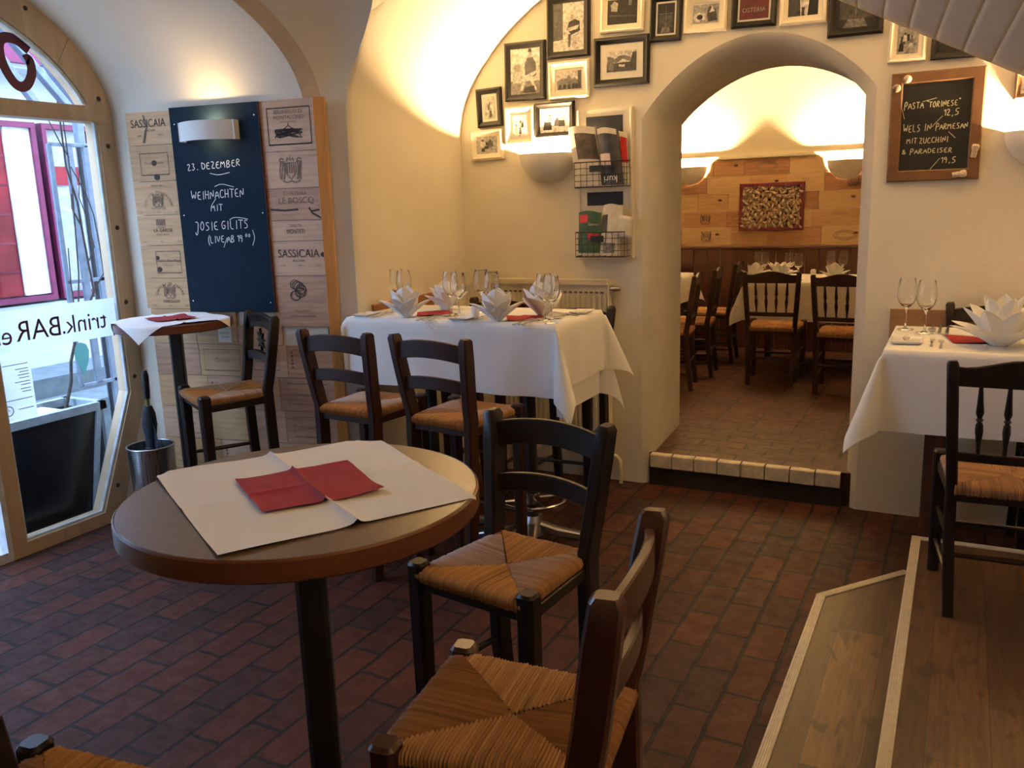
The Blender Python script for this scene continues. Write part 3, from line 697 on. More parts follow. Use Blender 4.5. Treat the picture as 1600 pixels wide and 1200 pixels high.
flat_cloth('table_mat', [(-1.489, 1.191), (-1.026, .920), (-.784, 1.333), (-1.235, 1.615)], 1.12, CLOTH, 'white cloth square lying askew on the near round table', 'table mat', (-1.128, 1.242), .348, .010, 70, 4)
flat_cloth('red_napkin', [(-1.292, 1.224), (-1.095, 1.094), (-.963, 1.288), (-1.154, 1.416)], 1.1245, RED, 'red square napkin in the middle of the near round table', 'napkin', None, None, .009, 50, 9, .0004)
def sq(cx_, cy_, s, a): a = math.radians(a); return [(cx_ + s / 2 * (i * math.cos(a) - j * math.sin(a)), cy_ + s / 2 * (i * math.sin(a) + j * math.cos(a))) for i, j in ((-1, -1), (1, -1), (1, 1), (-1, 1))]
flat_cloth('table_mat', sq(-3.535, 3.015, .50, -24), 1.146, CLOTH, 'white cloth square with hanging corners on the small bar table under the blue chalkboard', 'table mat', (-3.525, 3.045), .285, .006, 40, 6)
flat_cloth('red_napkin', sq(-3.535, 3.035, .20, -24), 1.150, RED, 'red square napkin on the small bar table under the blue chalkboard', 'napkin', None, None, .005, 20, 12, .003)

# ================================================================ table settings
def petal_napkin(label, x, y, z, petals, rz=0, group=None, base=.03):
    t = MB()
    for az, tilt, L, w in petals:
        a = math.radians(az); out = V((math.cos(a), math.sin(a), 0)); sd = V((-out.y, out.x, 0))
        def fn(u, v):
            th = math.radians(tilt) * (.85 + .25 * u); r = base * .5 + L * u * math.sin(th); h = L * u * math.cos(th)
            ww = w * min(1, .30 + 1.6 * u) * max(0, 1 - u ** 2.6) ** .62
            fold = ww * .62 * abs(v) ** 1.1
            p = out * (r - fold + .35 * ww * .5) + sd * (ww * v) + V((0, 0, max(.001, h)))
            return p
        t.grid(fn, lin(0, 1, 12), lin(-1, 1, 8))
    o = t.build('folded_napkin', NAPKIN, None, 40, solid=.0022); o.location = (x, y, z); o.rotation_euler = (0, 0, math.radians(rz))
    return tag(o, label, 'napkin', group)
LILY = [(-100, 8, .150, .066), (80, 10, .150, .064), (-170, 20, .145, .064), (-20, 20, .145, .064), (-178, 48, .140, .062), (-2, 48, .140, .062), (-135, 32, .125, .058), (-45, 32, .125, .058), (140, 28, .135, .06), (40, 28, .135, .06)]
NG = 'napkins on the long bar table'
petal_napkin('folded napkin at the front left of the long bar table, beside the pine strip', -2.379, 3.443, 1.142, LILY, 28, NG)
petal_napkin('folded napkin at the back left of the long bar table', -2.340, 3.756, 1.142, LILY, 60, NG)
petal_napkin('folded napkin at the front right of the long bar table, next to the candle', -1.873, 3.438, 1.142, LILY, 28, NG)
petal_napkin('pinkish folded napkin at the back right of the long bar table, before the radiator', -1.748, 3.659, 1.142, [(a, t * .95, l * 1.12, w * 1.1) for a, t, l, w in LILY], 75, NG)
STAR = [(a, 58, .20, .060) for a in range(10, 370, 45)] + [(a, 34, .205, .062) for a in range(30, 390, 51)] + [(a, 13, .215, .058) for a in (0, 72, 144, 216, 288)]
petal_napkin('large white napkin folded into a star on the right hand table', .165, 4.05, 1.022, STAR, 10, None, .05)

gl = [(0.0, 0), (.033, 0), (.034, .0015), (.030, .003), (.012, .006), (.0045, .012), (.0038, .03), (.0038, .075), (.006, .088), (.016, .096), (.029, .110), (.037, .130), (.0385, .148), (.036, .175), (.031, .207), (.0303, .210), (.0297, .207), (.0352, .175), (.0377, .148), (.0362, .131), (.0282, .1112), (.0153, .0978), (0, .0935)]
gm = MB(); gm.lathe(gl, 28); g0 = gm.build('wine_glass', GLASS, None, 60)
GL = [(-2.600, 3.693, 'left glass of the pair behind the front left napkin on the long bar table'), (-2.515, 3.635, 'right glass of the pair behind the front left napkin on the long bar table'),
      (-2.215, 3.597, 'left glass of the pair beside the back left napkin on the long bar table'), (-2.133, 3.534, 'right glass of the pair beside the back left napkin on the long bar table'),
      (-2.104, 3.708, 'left glass of the pair behind the candle on the long bar table'), (-1.991, 3.611, 'right glass of the pair behind the candle on the long bar table'),
      (-1.671, 3.520, 'left glass of the pair before the back right napkin, long bar table'), (-1.594, 3.433, 'right glass of the pair at the right end of the long bar table')]
for k, (x, y, lb) in enumerate(GL):
    g = g0 if k == 0 else g0.copy()
    if k: COL.objects.link(g)
    g.location = (x, y, 1.1415); tag(g, lb, 'glass', 'wine glasses on the long bar table')
for x, y, lb in ((-.215, 4.43, 'left wine glass of the two on the right hand table'), (-.128, 4.345, 'right wine glass of the two on the right hand table')):
    g = g0.copy(); COL.objects.link(g); g.location = (x, y, 1.0225); g.scale = (1.12, 1.12, 1.15); tag(g, lb, 'glass', 'wine glasses on the right hand table')
def candle(label, x, y, z, r=.019, h=.062):
    t = thing('candle', label, 'candle', (x, y, z)); b = MB(); b.lathe([(0, 0), (r, 0), (r, h - .008), (r * .55, h), (0, h + .001)], 20); b.build('wax', WAX, t)
    b = MB(); b.tube([(0, 0, h - .002), (.001, 0, h + .01)], .0012, 6); b.build('wick', PLASTIC, t); return t
c0 = candle('white pillar candle at the centre of the long bar table', -2.008, 3.472, 1.142)
# cutlery
def knife():
    b = MB(); b.bar([(0, -.105, .003), (0, -.01, .0035), (0, 0, .003)], [.009, .011, .007], [.006, .007, .004], (1, 0, 0), .3); b.bar([(0, 0, .003), (.002, .05, .003), (.002, .10, .003), (-.001, .118, .003)], [.011, .016, .015, .004], .0018, (1, 0, 0), .2); return b.build('knife', STEEL, None)
def fork():
    b = MB(); b.bar([(0, -.10, .002), (0, -.02, .003), (0, .03, .006), (0, .05, .005)], [.012, .007, .006, .020], .002, (1, 0, 0), .2)
    for q in (-.0085, -.0028, .0028, .0085): b.bar([(q, .048, .005), (q, .07, .004), (q, .098, .007)], [.0036, .003, .002], .0016, (1, 0, 0), .2)
    return b.build('fork', STEEL, None)
def spoon():
    b = MB(); b.bar([(0, -.10, .002), (0, -.02, .003), (0, .04, .007)], [.012, .007, .006], .002, (1, 0, 0), .2); b.sphere((0, .068, .006), .03, 14, 8, (.62, 1, .16)); return b.build('spoon', STEEL, None)
K0, F0, S0 = knife(), fork(), spoon()
used = set()
def cut(src, lb, x, y, rz, z, group):
    o = src if src.name not in used else src.copy()
    if src.name in used: COL.objects.link(o)
    used.add(src.name); o.location = (x, y, z); o.rotation_euler = (0, 0, math.radians(rz)); tag(o, lb, src.name.split('.')[0], group); return o
CG = 'cutlery on the long bar table'
for src, x, y, rz, lb in ((F0, -2.566, 3.467, 4, 'fork between the bread plate and the front left napkin, long bar table'), (F0, -2.538, 3.476, 4, 'fork nearest the front left napkin on its left, long bar table'),
        (K0, -2.249, 3.438, 2, 'knife right of the front left napkin, long bar table'), (K0, -2.220, 3.448, 2, 'second knife right of the front left napkin, long bar table'), (S0, -2.191, 3.452, 2, 'spoon right of the front left napkin, long bar table'),
        (F0, -1.989, 3.433, 3, 'fork left of the front right napkin, long bar table'), (F0, -1.960, 3.443, 3, 'fork nearest the front right napkin on its left, long bar table'),
        (K0, -1.733, 3.423, 2, 'knife right of the front right napkin, long bar table'), (K0, -1.709, 3.433, 2, 'second knife right of the front right napkin, long bar table'), (S0, -1.680, 3.438, 2, 'spoon right of the front right napkin, long bar table'),
        (K0, -1.656, 3.717, 60, 'knife leaning toward the small plate at the right end, long bar table'), (S0, -1.637, 3.640, 186, 'spoon beside the back right napkin, long bar table'), (F0, -2.147, 3.804, 184, 'fork behind the candle, long bar table')):
    cut(src, lb, x, y, rz, 1.1425, CG)
CR = 'cutlery on the right hand table'
for src, x, y, rz, lb in ((F0, -.088, 4.05, 0, 'left fork of the two in front of the glasses, right hand table'), (F0, -.052, 4.015, 0, 'right fork of the two in front of the glasses, right hand table'),
        (S0, -.100, 4.49, 180, 'dark spoon behind the glasses, right hand table'), (K0, -.066, 4.47, 180, 'left knife of the two behind the forks, right hand table'), (K0, -.034, 4.45, 180, 'right knife of the two behind the forks, right hand table'), (K0, .03, 4.27, 70, 'knife lying across the red napkin, right hand table')):
    cut(src, lb, x, y, rz, 1.0235, CR)
def dish(label, x, y, z, w, d, rz, group=None):
    t = MB(); t.loft([[(sx * (w / 2 - i), sy * (d / 2 - i), h) for sx, sy in ((-1, -1), (1, -1), (1, 1), (-1, 1))] for i, h in ((.014, 0), (.004, .008), (0, .012), (.002, .013), (.010, .006), (.018, .0045))])
    o = t.build('bread_plate', CERAMIC, None, 30); o.location = (x, y, z); o.rotation_euler = (0, 0, math.radians(rz)); return tag(o, label, 'plate', group)
dish('square white bread plate at the left end of the long bar table', -2.615, 3.443, 1.142, .09, .13, 3, 'bread plates')
dish('square white bread plate between the two front settings of the long bar table', -2.051, 3.428, 1.142, .10, .11, 3, 'bread plates')
dish('square white bread plate at the right end of the long bar table', -1.599, 3.785, 1.142, .09, .12, 3, 'bread plates')
dish('square white bread plate with butter in front of the glasses on the right hand table', -.188, 4.05, 1.0235, .13, .15, 0)
b = MB(); b.sphere((0, 0, 0), .016, 10, 6, (1, .7, .6)); o = b.build('butter_portion', plain('wrapped_butter', (.78, .70, .52), .4), None); o.location = (-.19, 4.06, 1.039); tag(o, 'small wrapped butter portion on the bread plate of the right hand table', 'butter')
for (cx_, cy_, a, lb) in ((-2.311, 3.592, 30, 'red napkin between the left pair of napkins on the long bar table'), (-1.782, 3.544, 30, 'red napkin between the right pair of napkins on the long bar table')):
    flat_cloth('red_napkin', sq(cx_, cy_, .17, a), 1.142, RED, lb, 'napkin', None, None, .004, 14, int(abs(cx_) * 9))
flat_cloth('red_napkin', sq(.08, 4.20, .22, 12), 1.0225, RED, 'red napkin under the star napkin on the right hand table', 'napkin', None, None, .003, 14, 5)

# right hand table
t = thing('dining_table', 'dark wooden table under a white cloth at the right, half on the platform', 'table', (.42, 4.2, 0))
b = MB(); b.box(-.66, .66, -.36, .36, .985, 1.017); b.build('tabletop', WOOD_BROWN, t, 0)
for sx in (-1, 1):
    for y, z0 in ((-.30, 0), (.30, 0)): b = MB(); b.bar([(sx * .45 - .02, y + .0, z0), (sx * .45 - .02, y, .985)], .075, .06, (1, 0, 0), .1); b.build('leg', wood('table_leg_red', (.085, .028, .016), (.045, .015, .009), (1, 1, .2), .45, 20), t)
o = drape(-.262, 1.10, 3.83, 4.575, 1.0195, .30, .2, .34, .12, 21, amp=.010, k=.40); tag(o, 'white cloth with a pointed hanging corner over the right hand table', 'tablecloth')

# ================================================================ wall lamps
def bowl_sconce(label, x, y, z, w, dep, h, power, group=None, rz=0, deep=.052, off=.22):
    t = thing('wall_sconce', label, 'wall lamp', (x, y, z), rz, group=group)
    b = MB(); pr = [(math.cos(PI / 2 * k / 14), -h * math.sin(PI / 2 * k / 14)) for k in range(15)]
    def half(s, zoff): return [[((w / 2 - s) * r * math.cos(a), -(dep - s) * r * math.sin(a), min(0, zz + zoff) if k else 0) for k, (r, zz) in enumerate(pr)] for a in lin(0, PI, 28)]
    A = half(0, 0); B = half(.010, .010)
    b.loft(A, 0, False, False); b.loft(B, 0, False, False)
    b.loft([[a[0] for a in A], [c[0] for c in B]], 0, False, False); b.build('bowl', SCONCE, t, 60)
    b = MB(); b.sphere((0, -dep * max(off, .3), -deep - .015), .012, 10, 8, (1.6, 1, 1)); bo = b.build('bulb', emis('warm_bulb', (1, .75, .42), 12), t); bo.visible_shadow = True
    l = bpy.data.lights.new('sconce_light', 'AREA'); l.shape = 'DISK'; l.size = .06; l.energy = power * 1.3; l.color = SCONCE_COL; l.spread = PI
    lo = bpy.data.objects.new('sconce_light', l); COL.objects.link(lo); lo.parent = t; lo.location = (0, -dep * off, -deep); lo.rotation_euler = (PI, 0, 0)
    return t
bowl_sconce('half-bowl wall lamp on the back wall between pictures and newspaper rack', -2.185, YB, 1.945, .345, .165, .165, SCONCE_W)
bowl_sconce('half-bowl wall lamp on the back wall at the right edge, beyond the small chalkboard', .31, YB, 1.915, .345, .165, .165, SCONCE_W)
bowl_sconce('unseen half-bowl wall lamp added on the right wall above the oak platform', 1.63, 1.3, 1.93, .345, .165, .165, SCONCE_W * .8, None, -PI / 2)  # out-of-view lamp added to bring warm light to the near table
bowl_sconce('half-bowl wall lamp left of the cork picture in the inner room', -2.44, YI - .032, 1.965, .34, .16, .17, SCONCE_W * 1.9, None, 0, .105, .52)
bowl_sconce('half-bowl wall lamp right of the cork picture in the inner room', -.985, YI - .032, 1.965, .34, .16, .17, SCONCE_W * 1.9, None, 0, .105, .52)

# ================================================================ crate cladding, blue chalkboard, band sconce in the bay
CA = math.atan2(.182, 1); CX, CY = -3.871, yw(-3.871)
def on_crate(u, d=0): return (CX + u * math.cos(CA) + d * math.sin(CA), CY + u * math.sin(CA) - d * math.cos(CA))
cp = thing('crate_cladding', 'wall cladding of stamped wine crate lids around the blue chalkboard in the bay', 'wall cladding', (*on_crate(0, .001), 0), CA)
def lid(x0, x1, z0, z1, m, th=.012):
    b = MB(); g = .0015; b.box(x0 + g, x1 - g, -th, 0, z0 + g, z1 - g); return b.build('crate_lid', m, cp, 0)
def marks(parent, segs, w, m, name='stamp', d=.0135):
    b = MB(); [ribbon(b, s, w, d) for s in segs]; return b.build(name, m, parent, 0)
def ring(cx_, cz, rx, rz_, a0=0, a1=2 * PI, n=20): return [(cx_ + rx * math.cos(a), cz + rz_ * math.sin(a)) for a in lin(a0, a1, n)]
def rect(x0, x1, z0, z1): return [(x0, z0), (x1, z0), (x1, z1), (x0, z1), (x0, z0), (x1, z0)]
def arc_text(s, size, m, par, cx_, cz, r, a0, a1, d=.0138):
    for k, ch in enumerate(s):
        if ch == ' ': continue
        a = a0 + (a1 - a0) * k / (len(s) - 1); text('stamp', ch, size, m, par, cx_ + r * math.cos(a), cz + r * math.sin(a), d, rot=a - PI / 2)
def crest(par, cx_, cz, s, m, seed):
    r = random.Random(seed); seg = []
    seg.append([(cx_ - .3 * s, cz + .35 * s), (cx_ + .3 * s, cz + .35 * s), (cx_ + .3 * s, cz - .1 * s), (cx_, cz - .45 * s), (cx_ - .3 * s, cz - .1 * s), (cx_ - .3 * s, cz + .35 * s)])
    for k in range(4): seg.append([(cx_ - .2 * s + k * .13 * s, cz + .3 * s), (cx_ - .2 * s + k * .13 * s, cz - .15 * s)])
    for sg in (-1, 1):
        for q in range(3): seg.append([(cx_ + sg * (.38 + .1 * q) * s + .05 * s * math.sin(4 * t + q), cz + (.45 - .9 * t) * s) for t in lin(0, 1, 8)])
        seg.append(ring(cx_ + sg * .5 * s, cz + .5 * s, .1 * s, .08 * s, 0, 5))
    seg.append([(cx_ - .2 * s, cz + .42 * s), (cx_ - .15 * s, cz + .62 * s), (cx_ - .05 * s, cz + .48 * s), (cx_, cz + .68 * s), (cx_ + .05 * s, cz + .48 * s), (cx_ + .15 * s, cz + .62 * s), (cx_ + .2 * s, cz + .42 * s)])
    seg.append([(cx_ - .5 * s, cz - .5 * s), (cx_ - .25 * s, cz - .6 * s), (cx_, cz - .53 * s), (cx_ + .25 * s, cz - .6 * s), (cx_ + .5 * s, cz - .5 * s)])
    marks(par, seg, .06 * s + .001, m)
def small(par, x0, x1, z, m=STAMP_L, s=.012):
    text('stamp', '12 0/0', s, m, par, x0 + .03, z, .0138); text('stamp', '750', s, m, par, (x0 + x1) / 2, z, .0138); text('stamp', '2003', s, m, par, x1 - .03, z, .0138)
LX0, LX1, RX0, RX1 = -.088, .200, .722, 1.035
zl = [2.195, 2.026, 1.842, 1.667, 1.507, 1.332, 1.165]; zr = [2.205, 1.957, 1.777, 1.618, 1.515, 1.339, 1.075]
L = [lid(LX0, LX1 + .02, b_, a_, CRATES[k]) for k, (a_, b_, k) in enumerate(zip(zl[:-1], zl[1:], (0, 1, 0, 0, 1, 4)))]
Rr = [lid(RX0 - .02, RX1, b_, a_, CRATES[k]) for a_, b_, k in zip(zr[:-1], zr[1:], (2, 2, 3, 2, 2, 3))]
lx = (LX0 + LX1) / 2 + .005; rx = (RX0 + RX1) / 2
text('stamp', 'SASSICAIA', .058, STAMP, L[0], lx - .01, 2.135, .0138, sx=.82); text('stamp', 'BOLGHERI', .014, STAMP, L[0], lx, 2.10, .0138); text('stamp', '2001', .014, STAMP_L, L[0], lx - .07, 2.075, .0138); text('stamp', '0,75 l', .014, STAMP, L[0], lx + .06, 2.075, .0138)
marks(L[0], [[(lx - .035, 2.18), (lx - .02, 2.12), (lx - .045, 2.04)], [(lx - .05, 2.04), (lx - .03, 2.10)]], .012, STAMP_L, 'knot_streak', .0127)
marks(L[1], [rect(lx - .085, lx + .09, 1.875, 1.985)], .005, STAMP_L); text('stamp', 'Chateau Leoville', .018, STAMP_L, L[1], lx, 1.935, .0138)
arc_text('CHATEAU PUYGUERAUD', .018, STAMP_L, L[2], lx, 1.70, .085, 2.95, .2); crest(L[2], lx, 1.742, .055, STAMP_L, 3); text('stamp', 'GRAND VIN', .014, STAMP_L, L[2], lx, 1.818, .0138); text('stamp', 'MONTAGNE', .016, STAMP_L, L[2], lx, 1.70, .0138); small(L[2], LX0, LX1, 1.680)
marks(L[3], [[(lx - .025 + q * .01, 1.645), (lx - .025 + q * .01, 1.612)] for q in range(6)], .006, STAMP_L); text('stamp', 'LA GARDE', .026, STAMP, L[3], lx + .01, 1.585, .0138); text('stamp', 'CHATEAU', .013, STAMP_L, L[3], lx, 1.602, .0138); text('stamp', 'Pessac-Leognan', .013, STAMP_L, L[3], lx + .01, 1.565, .0138); small(L[3], LX0, LX1, 1.525)
marks(L[4], [rect(lx - .055, lx + .10, 1.36, 1.475)], .005, STAMP_L); text('stamp', 'Chateau Haut-Bages', .020, STAMP, L[4], lx + .022, 1.425, .0138); text('stamp', 'PAUILLAC', .012, STAMP_L, L[4], lx + .022, 1.40, .0138)
arc_text('CHATEAU DU TERTRE', .021, STAMP, L[5], lx + .01, 1.21, .092, 2.75, .4); crest(L[5], lx + .01, 1.258, .06, STAMP_L, 5); text('stamp', 'MARGAUX', .022, STAMP, L[5], lx + .015, 1.205, .0138); small(L[5], LX0 + .02, LX1, 1.182)
for par, x, z, r in ((L[1], lx, 1.935, .016), (L[1], lx + .01, 1.862, .018), (L[4], lx - .045, 1.44, .012), (L[4], lx - .04, 1.378, .016)):
    b = MB(); b.sphere((x, -.0122, z), r, 14, 6, (1.1, .08, .9)); b.build('knot', KNOT, par)
marks(Rr[0], [rect(rx - .115, rx + .125, 1.99, 2.165)], .007, STAMP); text('stamp', 'BRUNELLO DI', .026, STAMP_L, Rr[0], rx + .005, 2.145, .0138); text('stamp', 'MONTALCINO', .026, STAMP_L, Rr[0], rx + .005, 2.118, .0138); text('stamp', 'DENOMINAZIONE', .011, STAMP_L, Rr[0], rx + .005, 2.097, .0138)
rr = random.Random(5); marks(Rr[0], [[(rx - .08 + .16 * rr.random(), 2.02 + .045 * rr.random()) for _ in range(3)] for _ in range(26)] + [[(rx - .03, 2.06), (rx, 2.08), (rx + .03, 2.06)], [(rx, 2.08), (rx, 2.092)]], .005, STAMP)
crest(Rr[1], rx - .005, 1.865, .10, STAMP_L, 8)
text('stamp', 'CHATEAU', .028, STAMP_L, Rr[2], rx + .005, 1.752, .0138); text('stamp', 'LE BOSCQ', .044, STAMP_L, Rr[2], rx + .01, 1.715, .0138)
marks(Rr[2], [[(rx - .14, 1.675), (rx - .06, 1.668), (rx + .02, 1.672)], [(rx + .08, 1.68), (rx + .10, 1.65), (rx + .15, 1.625)], [(rx + .09, 1.66), (rx + .14, 1.668)]], .010, KNOT, 'grain_streak', .0127)
text('stamp', 'TENUTA', .020, STAMP_L, Rr[3], rx - .005, 1.592, .0138); text('stamp', 'MONTETI', .032, STAMP, Rr[3], rx - .005, 1.562, .0138, sx=.75)
text('stamp', 'SASSICAIA', .058, STAMP, Rr[4], rx, 1.45, .0138, sx=.9); text('stamp', 'BOLGHERI', .015, STAMP, Rr[4], rx, 1.415, .0138); small(Rr[4], RX0 + .03, RX1 - .02, 1.39)
b = MB(); b.sphere((rx + .142, -.0122, 1.445), .014, 14, 6, (1.2, .08, .9)); b.build('knot', KNOT, Rr[4])
marks(Rr[5], [ring(rx - .02 + .02 * math.cos(q * 1.7), 1.265 + .03 * math.sin(q * 2.3), .028, .024) for q in range(9)], .004, STAMP); text('stamp', 'TENIMENTI', .019, STAMP_L, Rr[5], rx, 1.155, .0138); text('stamp', 'LUIGI D ALESSANDRO', .015, STAMP, Rr[5], rx, 1.13, .0138)
rows = [(1.165, .975), (.975, .80), (.80, .62), (.62, .44), (.44, .26), (.26, .0)]
cols = [[0, .21, .47, .74, 1.035], [0, .215, .50, .76, 1.035], [0, .25, .52, .70, 1.035], [0, .2, .5, .72, 1.035], [0, .3, .6, 1.035], [0, .25, .55, 1.035]]
ci = 0
for (za, zb), cs in zip(rows, cols):
    for a_, b_ in zip(cs[:-1], cs[1:]):
        if a_ < .7 or za < 1.1:
            zt_ = za if b_ < .73 or za < 1.1 else 1.075
            o = lid(a_ - (.07 if a_ == 0 else 0), b_, zb, min(za, zt_), CRATES[(ci * 3 + 1) % 5 if a_ < .5 else 2 + ci % 2]); xm = (a_ + b_) / 2; zm = (za + zb) / 2
            if ci in (0, 8): text('stamp', 'CLOS DES LITES' if ci == 0 else 'BARON', .028, STAMP_L, o, xm, zm - .02, .0138, sx=.75); marks(o, [ring(xm - .075, zm - .01 + q * .02, .004, .004) for q in range(-2, 3)], .004, STAMP_L)
            elif ci in (5, 12): marks(o, [rect(a_ + .03, b_ - .03, zb + .03, za - .03)], .004, STAMP_L); text('stamp', 'Cornas', .03, STAMP_L, o, xm, zm, .0138)
            elif ci in (6, 11, 15): marks(o, [rect(a_ + .05, b_ - .05, zb + .04, za - .03)], .004, STAMP_L); text('stamp', 'Domaine Chavy', .022, STAMP_L, o, xm, zm, .0138)
            elif ci % 2: marks(o, [ring(a_ + .03, zm + .05 - q * .02, .004, .004) for q in range(5)], .004, STAMP)
        ci += 1
b = MB(); b.bar([(1.066, -.028, .0), (1.066, -.028, 2.2)], .058, .02, (1, .35, 0), .1)
ps = b.build('pine_strip', PINE, None); ps.location = cp.location; ps.rotation_euler = (0, 0, CA); tag(ps, 'upright orange pine strip along the right edge of the crate cladding', 'wood strip')
b = MB(); b.box(.350, .432, -.0135, -.0125, .985, 1.075); o = b.build('white_card', WHITE_PAINT, None, 0); o.location = cp.location; o.rotation_euler = (0, 0, CA); tag(o, 'small white card on the crate wall behind the small bar table', 'card')
text('card_print', 'RESERVE', .016, STAMP_L, o, .391, 1.035, .0142); text('card_print', 'Tignanello', .013, STAMP_L, o, .391, 1.015, .0142)

# ---- hand lettering
GLY = {
 'A': [[(0, 0), (.35, 1), (.7, 0)], [(.12, .35), (.62, .4)]], 'B': [[(.05, 0), (.05, 1), (.45, .95), (.5, .7), (.1, .52), (.55, .4), (.5, .08), (.0, 0)]], 'C': [[(.6, .85), (.3, 1), (.05, .6), (.1, .15), (.4, 0), (.65, .15)]],
 'D': [[(.05, 1), (.1, 0), (.5, .15), (.65, .55), (.45, .9), (.0, 1)]], 'E': [[(.55, .95), (.1, .9), (.08, .05), (.6, .05)], [(.1, .5), (.45, .52)]], 'G': [[(.6, .9), (.25, .95), (.05, .5), (.2, .05), (.55, .1), (.6, .45), (.35, .45)]],
 'H': [[(.05, 0), (.08, 1)], [(.08, .5), (.55, .5)], [(.55, 1), (.55, 0)]], 'I': [[(.2, 0), (.22, 1)]], 'J': [[(.1, 1), (.55, 1.05), (.45, .1), (.3, -.5), (.05, -.4), (.1, -.15)]], 'K': [[(.05, 0), (.05, 1)], [(.6, 1), (.1, .5), (.6, 0)]],
 'L': [[(.1, 1), (.08, .05), (.55, .05)]], 'M': [[(.0, 0), (.1, 1), (.35, .4), (.6, 1), (.7, 0)]], 'N': [[(.05, 0), (.08, 1), (.55, .05), (.6, 1)]], 'O': [[(.3, 1), (.05, .6), (.1, .1), (.4, 0), (.6, .5), (.45, .95), (.3, 1)]],
 'P': [[(.05, -.2), (.1, 1.1), (.5, 1.1), (.6, .75), (.45, .5), (.1, .45)]], 'R': [[(.05, 0), (.08, 1), (.5, .95), (.5, .6), (.1, .5), (.6, 0)]], 'S': [[(.55, .9), (.2, 1), (.1, .7), (.5, .45), (.5, .1), (.05, .05)]], 'T': [[(0, 1), (.7, .95)], [(.35, .95), (.33, 0)]],
 'U': [[(.05, 1), (.1, .1), (.35, 0), (.6, .2), (.6, 1)]], 'V': [[(.0, 1), (.3, 0), (.6, 1)]], 'W': [[(.0, 1.15), (.15, 0), (.4, .8), (.6, 0), (.8, 1)]], 'Z': [[(.05, 1), (.6, .95), (.05, .05), (.65, .05)]],
 '1': [[(.1, .7), (.4, 1), (.35, 0)]], '2': [[(.05, .8), (.3, 1), (.5, .75), (.05, .0), (.6, .05)]], '3': [[(.05, .95), (.45, .95), (.2, .55), (.5, .35), (.3, 0), (.0, .1)]], '5': [[(.6, 1), (.15, .95), (.1, .55), (.5, .5), (.5, .1), (.0, .0)]],
 '9': [[(.5, .7), (.3, 1), (.05, .75), (.25, .5), (.5, .7), (.4, 0)]], '0': [[(.3, 1), (.05, .5), (.3, 0), (.55, .5), (.3, 1)]], '.': [[(.1, 0), (.2, .06)]], ',': [[(.2, .1), (.08, -.2)]], '(': [[(.4, 1.2), (.1, .5), (.35, -.25)]], ')': [[(.1, 1.2), (.4, .4), (.0, -.4)]],
 '&': [[(.6, .1), (.1, .75), (.3, 1), (.45, .75), (.05, .2), (.3, 0), (.6, .45)]], '"': [[(.1, 1.3), (.12, 1.05)], [(.3, 1.3), (.3, 1.05)]]}
def smooth_path(p, it=2):
    for _ in range(it):
        if len(p) < 3: return p
        q = [p[0]]
        for a, b_ in zip(p[:-1], p[1:]): q += [(a[0] * .75 + b_[0] * .25, a[1] * .75 + b_[1] * .25), (a[0] * .25 + b_[0] * .75, a[1] * .25 + b_[1] * .75)]
        p = q + [p[-1]]
    return p
def hand(par, s, x0, x1, z, h, m, w=.004, d=.003, slope=0, slant=.12, extra=()):
    b = MB(); adv = [(.45 if c in 'I.,1("' else .30 if c == ' ' else .9 if c in 'MW' else .74) for c in s]; sc = (x1 - x0) / sum(adv); x = x0
    for c, a in zip(s, adv):
        for st in GLY.get(c, []):
            j = rnd.uniform(-.05, .05)
            ribbon(b, [(x + (q[0] * sc * .92) + slant * h * q[1] * .3, z + slope * (x - x0) + (q[1] + j) * h) for q in smooth_path(st)], w, d)
        x += a * sc
    for e in extra: ribbon(b, smooth_path(e), w * .8, d)
    return b.build('chalk_writing', m, par, 0)
bb = thing('chalkboard', 'tall blue chalkboard with white handwriting on the crate wall', 'chalkboard', (*on_crate(0, .0135), 0), CA)
b = MB(); b.bar([(.461, -.008, 1.152), (.461, -.008, 2.203)], .524, .012, (1, 0, 0), .02); b.build('board', NAVY, bb, 20)
b = MB(); b.box(.719, .7245, -.014, 0, 1.152, 2.203); b.build('board_edge', plain('red_brown_edge', (.10, .025, .018), .6), bb, 0)
for x, z in ((.225, 2.12), (.70, 2.14), (.225, 1.66), (.70, 1.66), (.225, 1.21), (.70, 1.20)):
    b = MB(); b.sphere((x, -.0145, z), .0045, 8, 6, (1, .5, 1)); b.build('screw', CHROME, bb)
D0 = .0160
hand(bb, '23. DEZEMBER', .275, .60, 1.885, .034, CHALK, .0042, D0, .04, extra=[[(.41, 1.868), (.46, 1.856), (.53, 1.868)]])
hand(bb, 'WEIHNACHTEN', .283, .605, 1.738, .042, CHALK, .0042, D0, .02, extra=[[(.43, 1.80), (.47, 1.815), (.545, 1.795)], [(.43, 1.74), (.40, 1.705)]])
hand(bb, 'MIT', .395, .47, 1.678, .032, CHALK, .0042, D0)
hand(bb, 'JOSIE GILITS', .285, .615, 1.578, .044, CHALK, .0042, D0, .02, extra=[[(.50, 1.63), (.53, 1.645), (.61, 1.632)]])
hand(bb, '(LIVE AB 19', .355, .575, 1.512, .036, CHALK, .0040, D0, .03, extra=[[(.45, 1.49), (.475, 1.54)]]); hand(bb, '00', .585, .62, 1.540, .018, CHALK, .0035, D0); hand(bb, ')', .625, .66, 1.515, .05, CHALK, .004, D0)
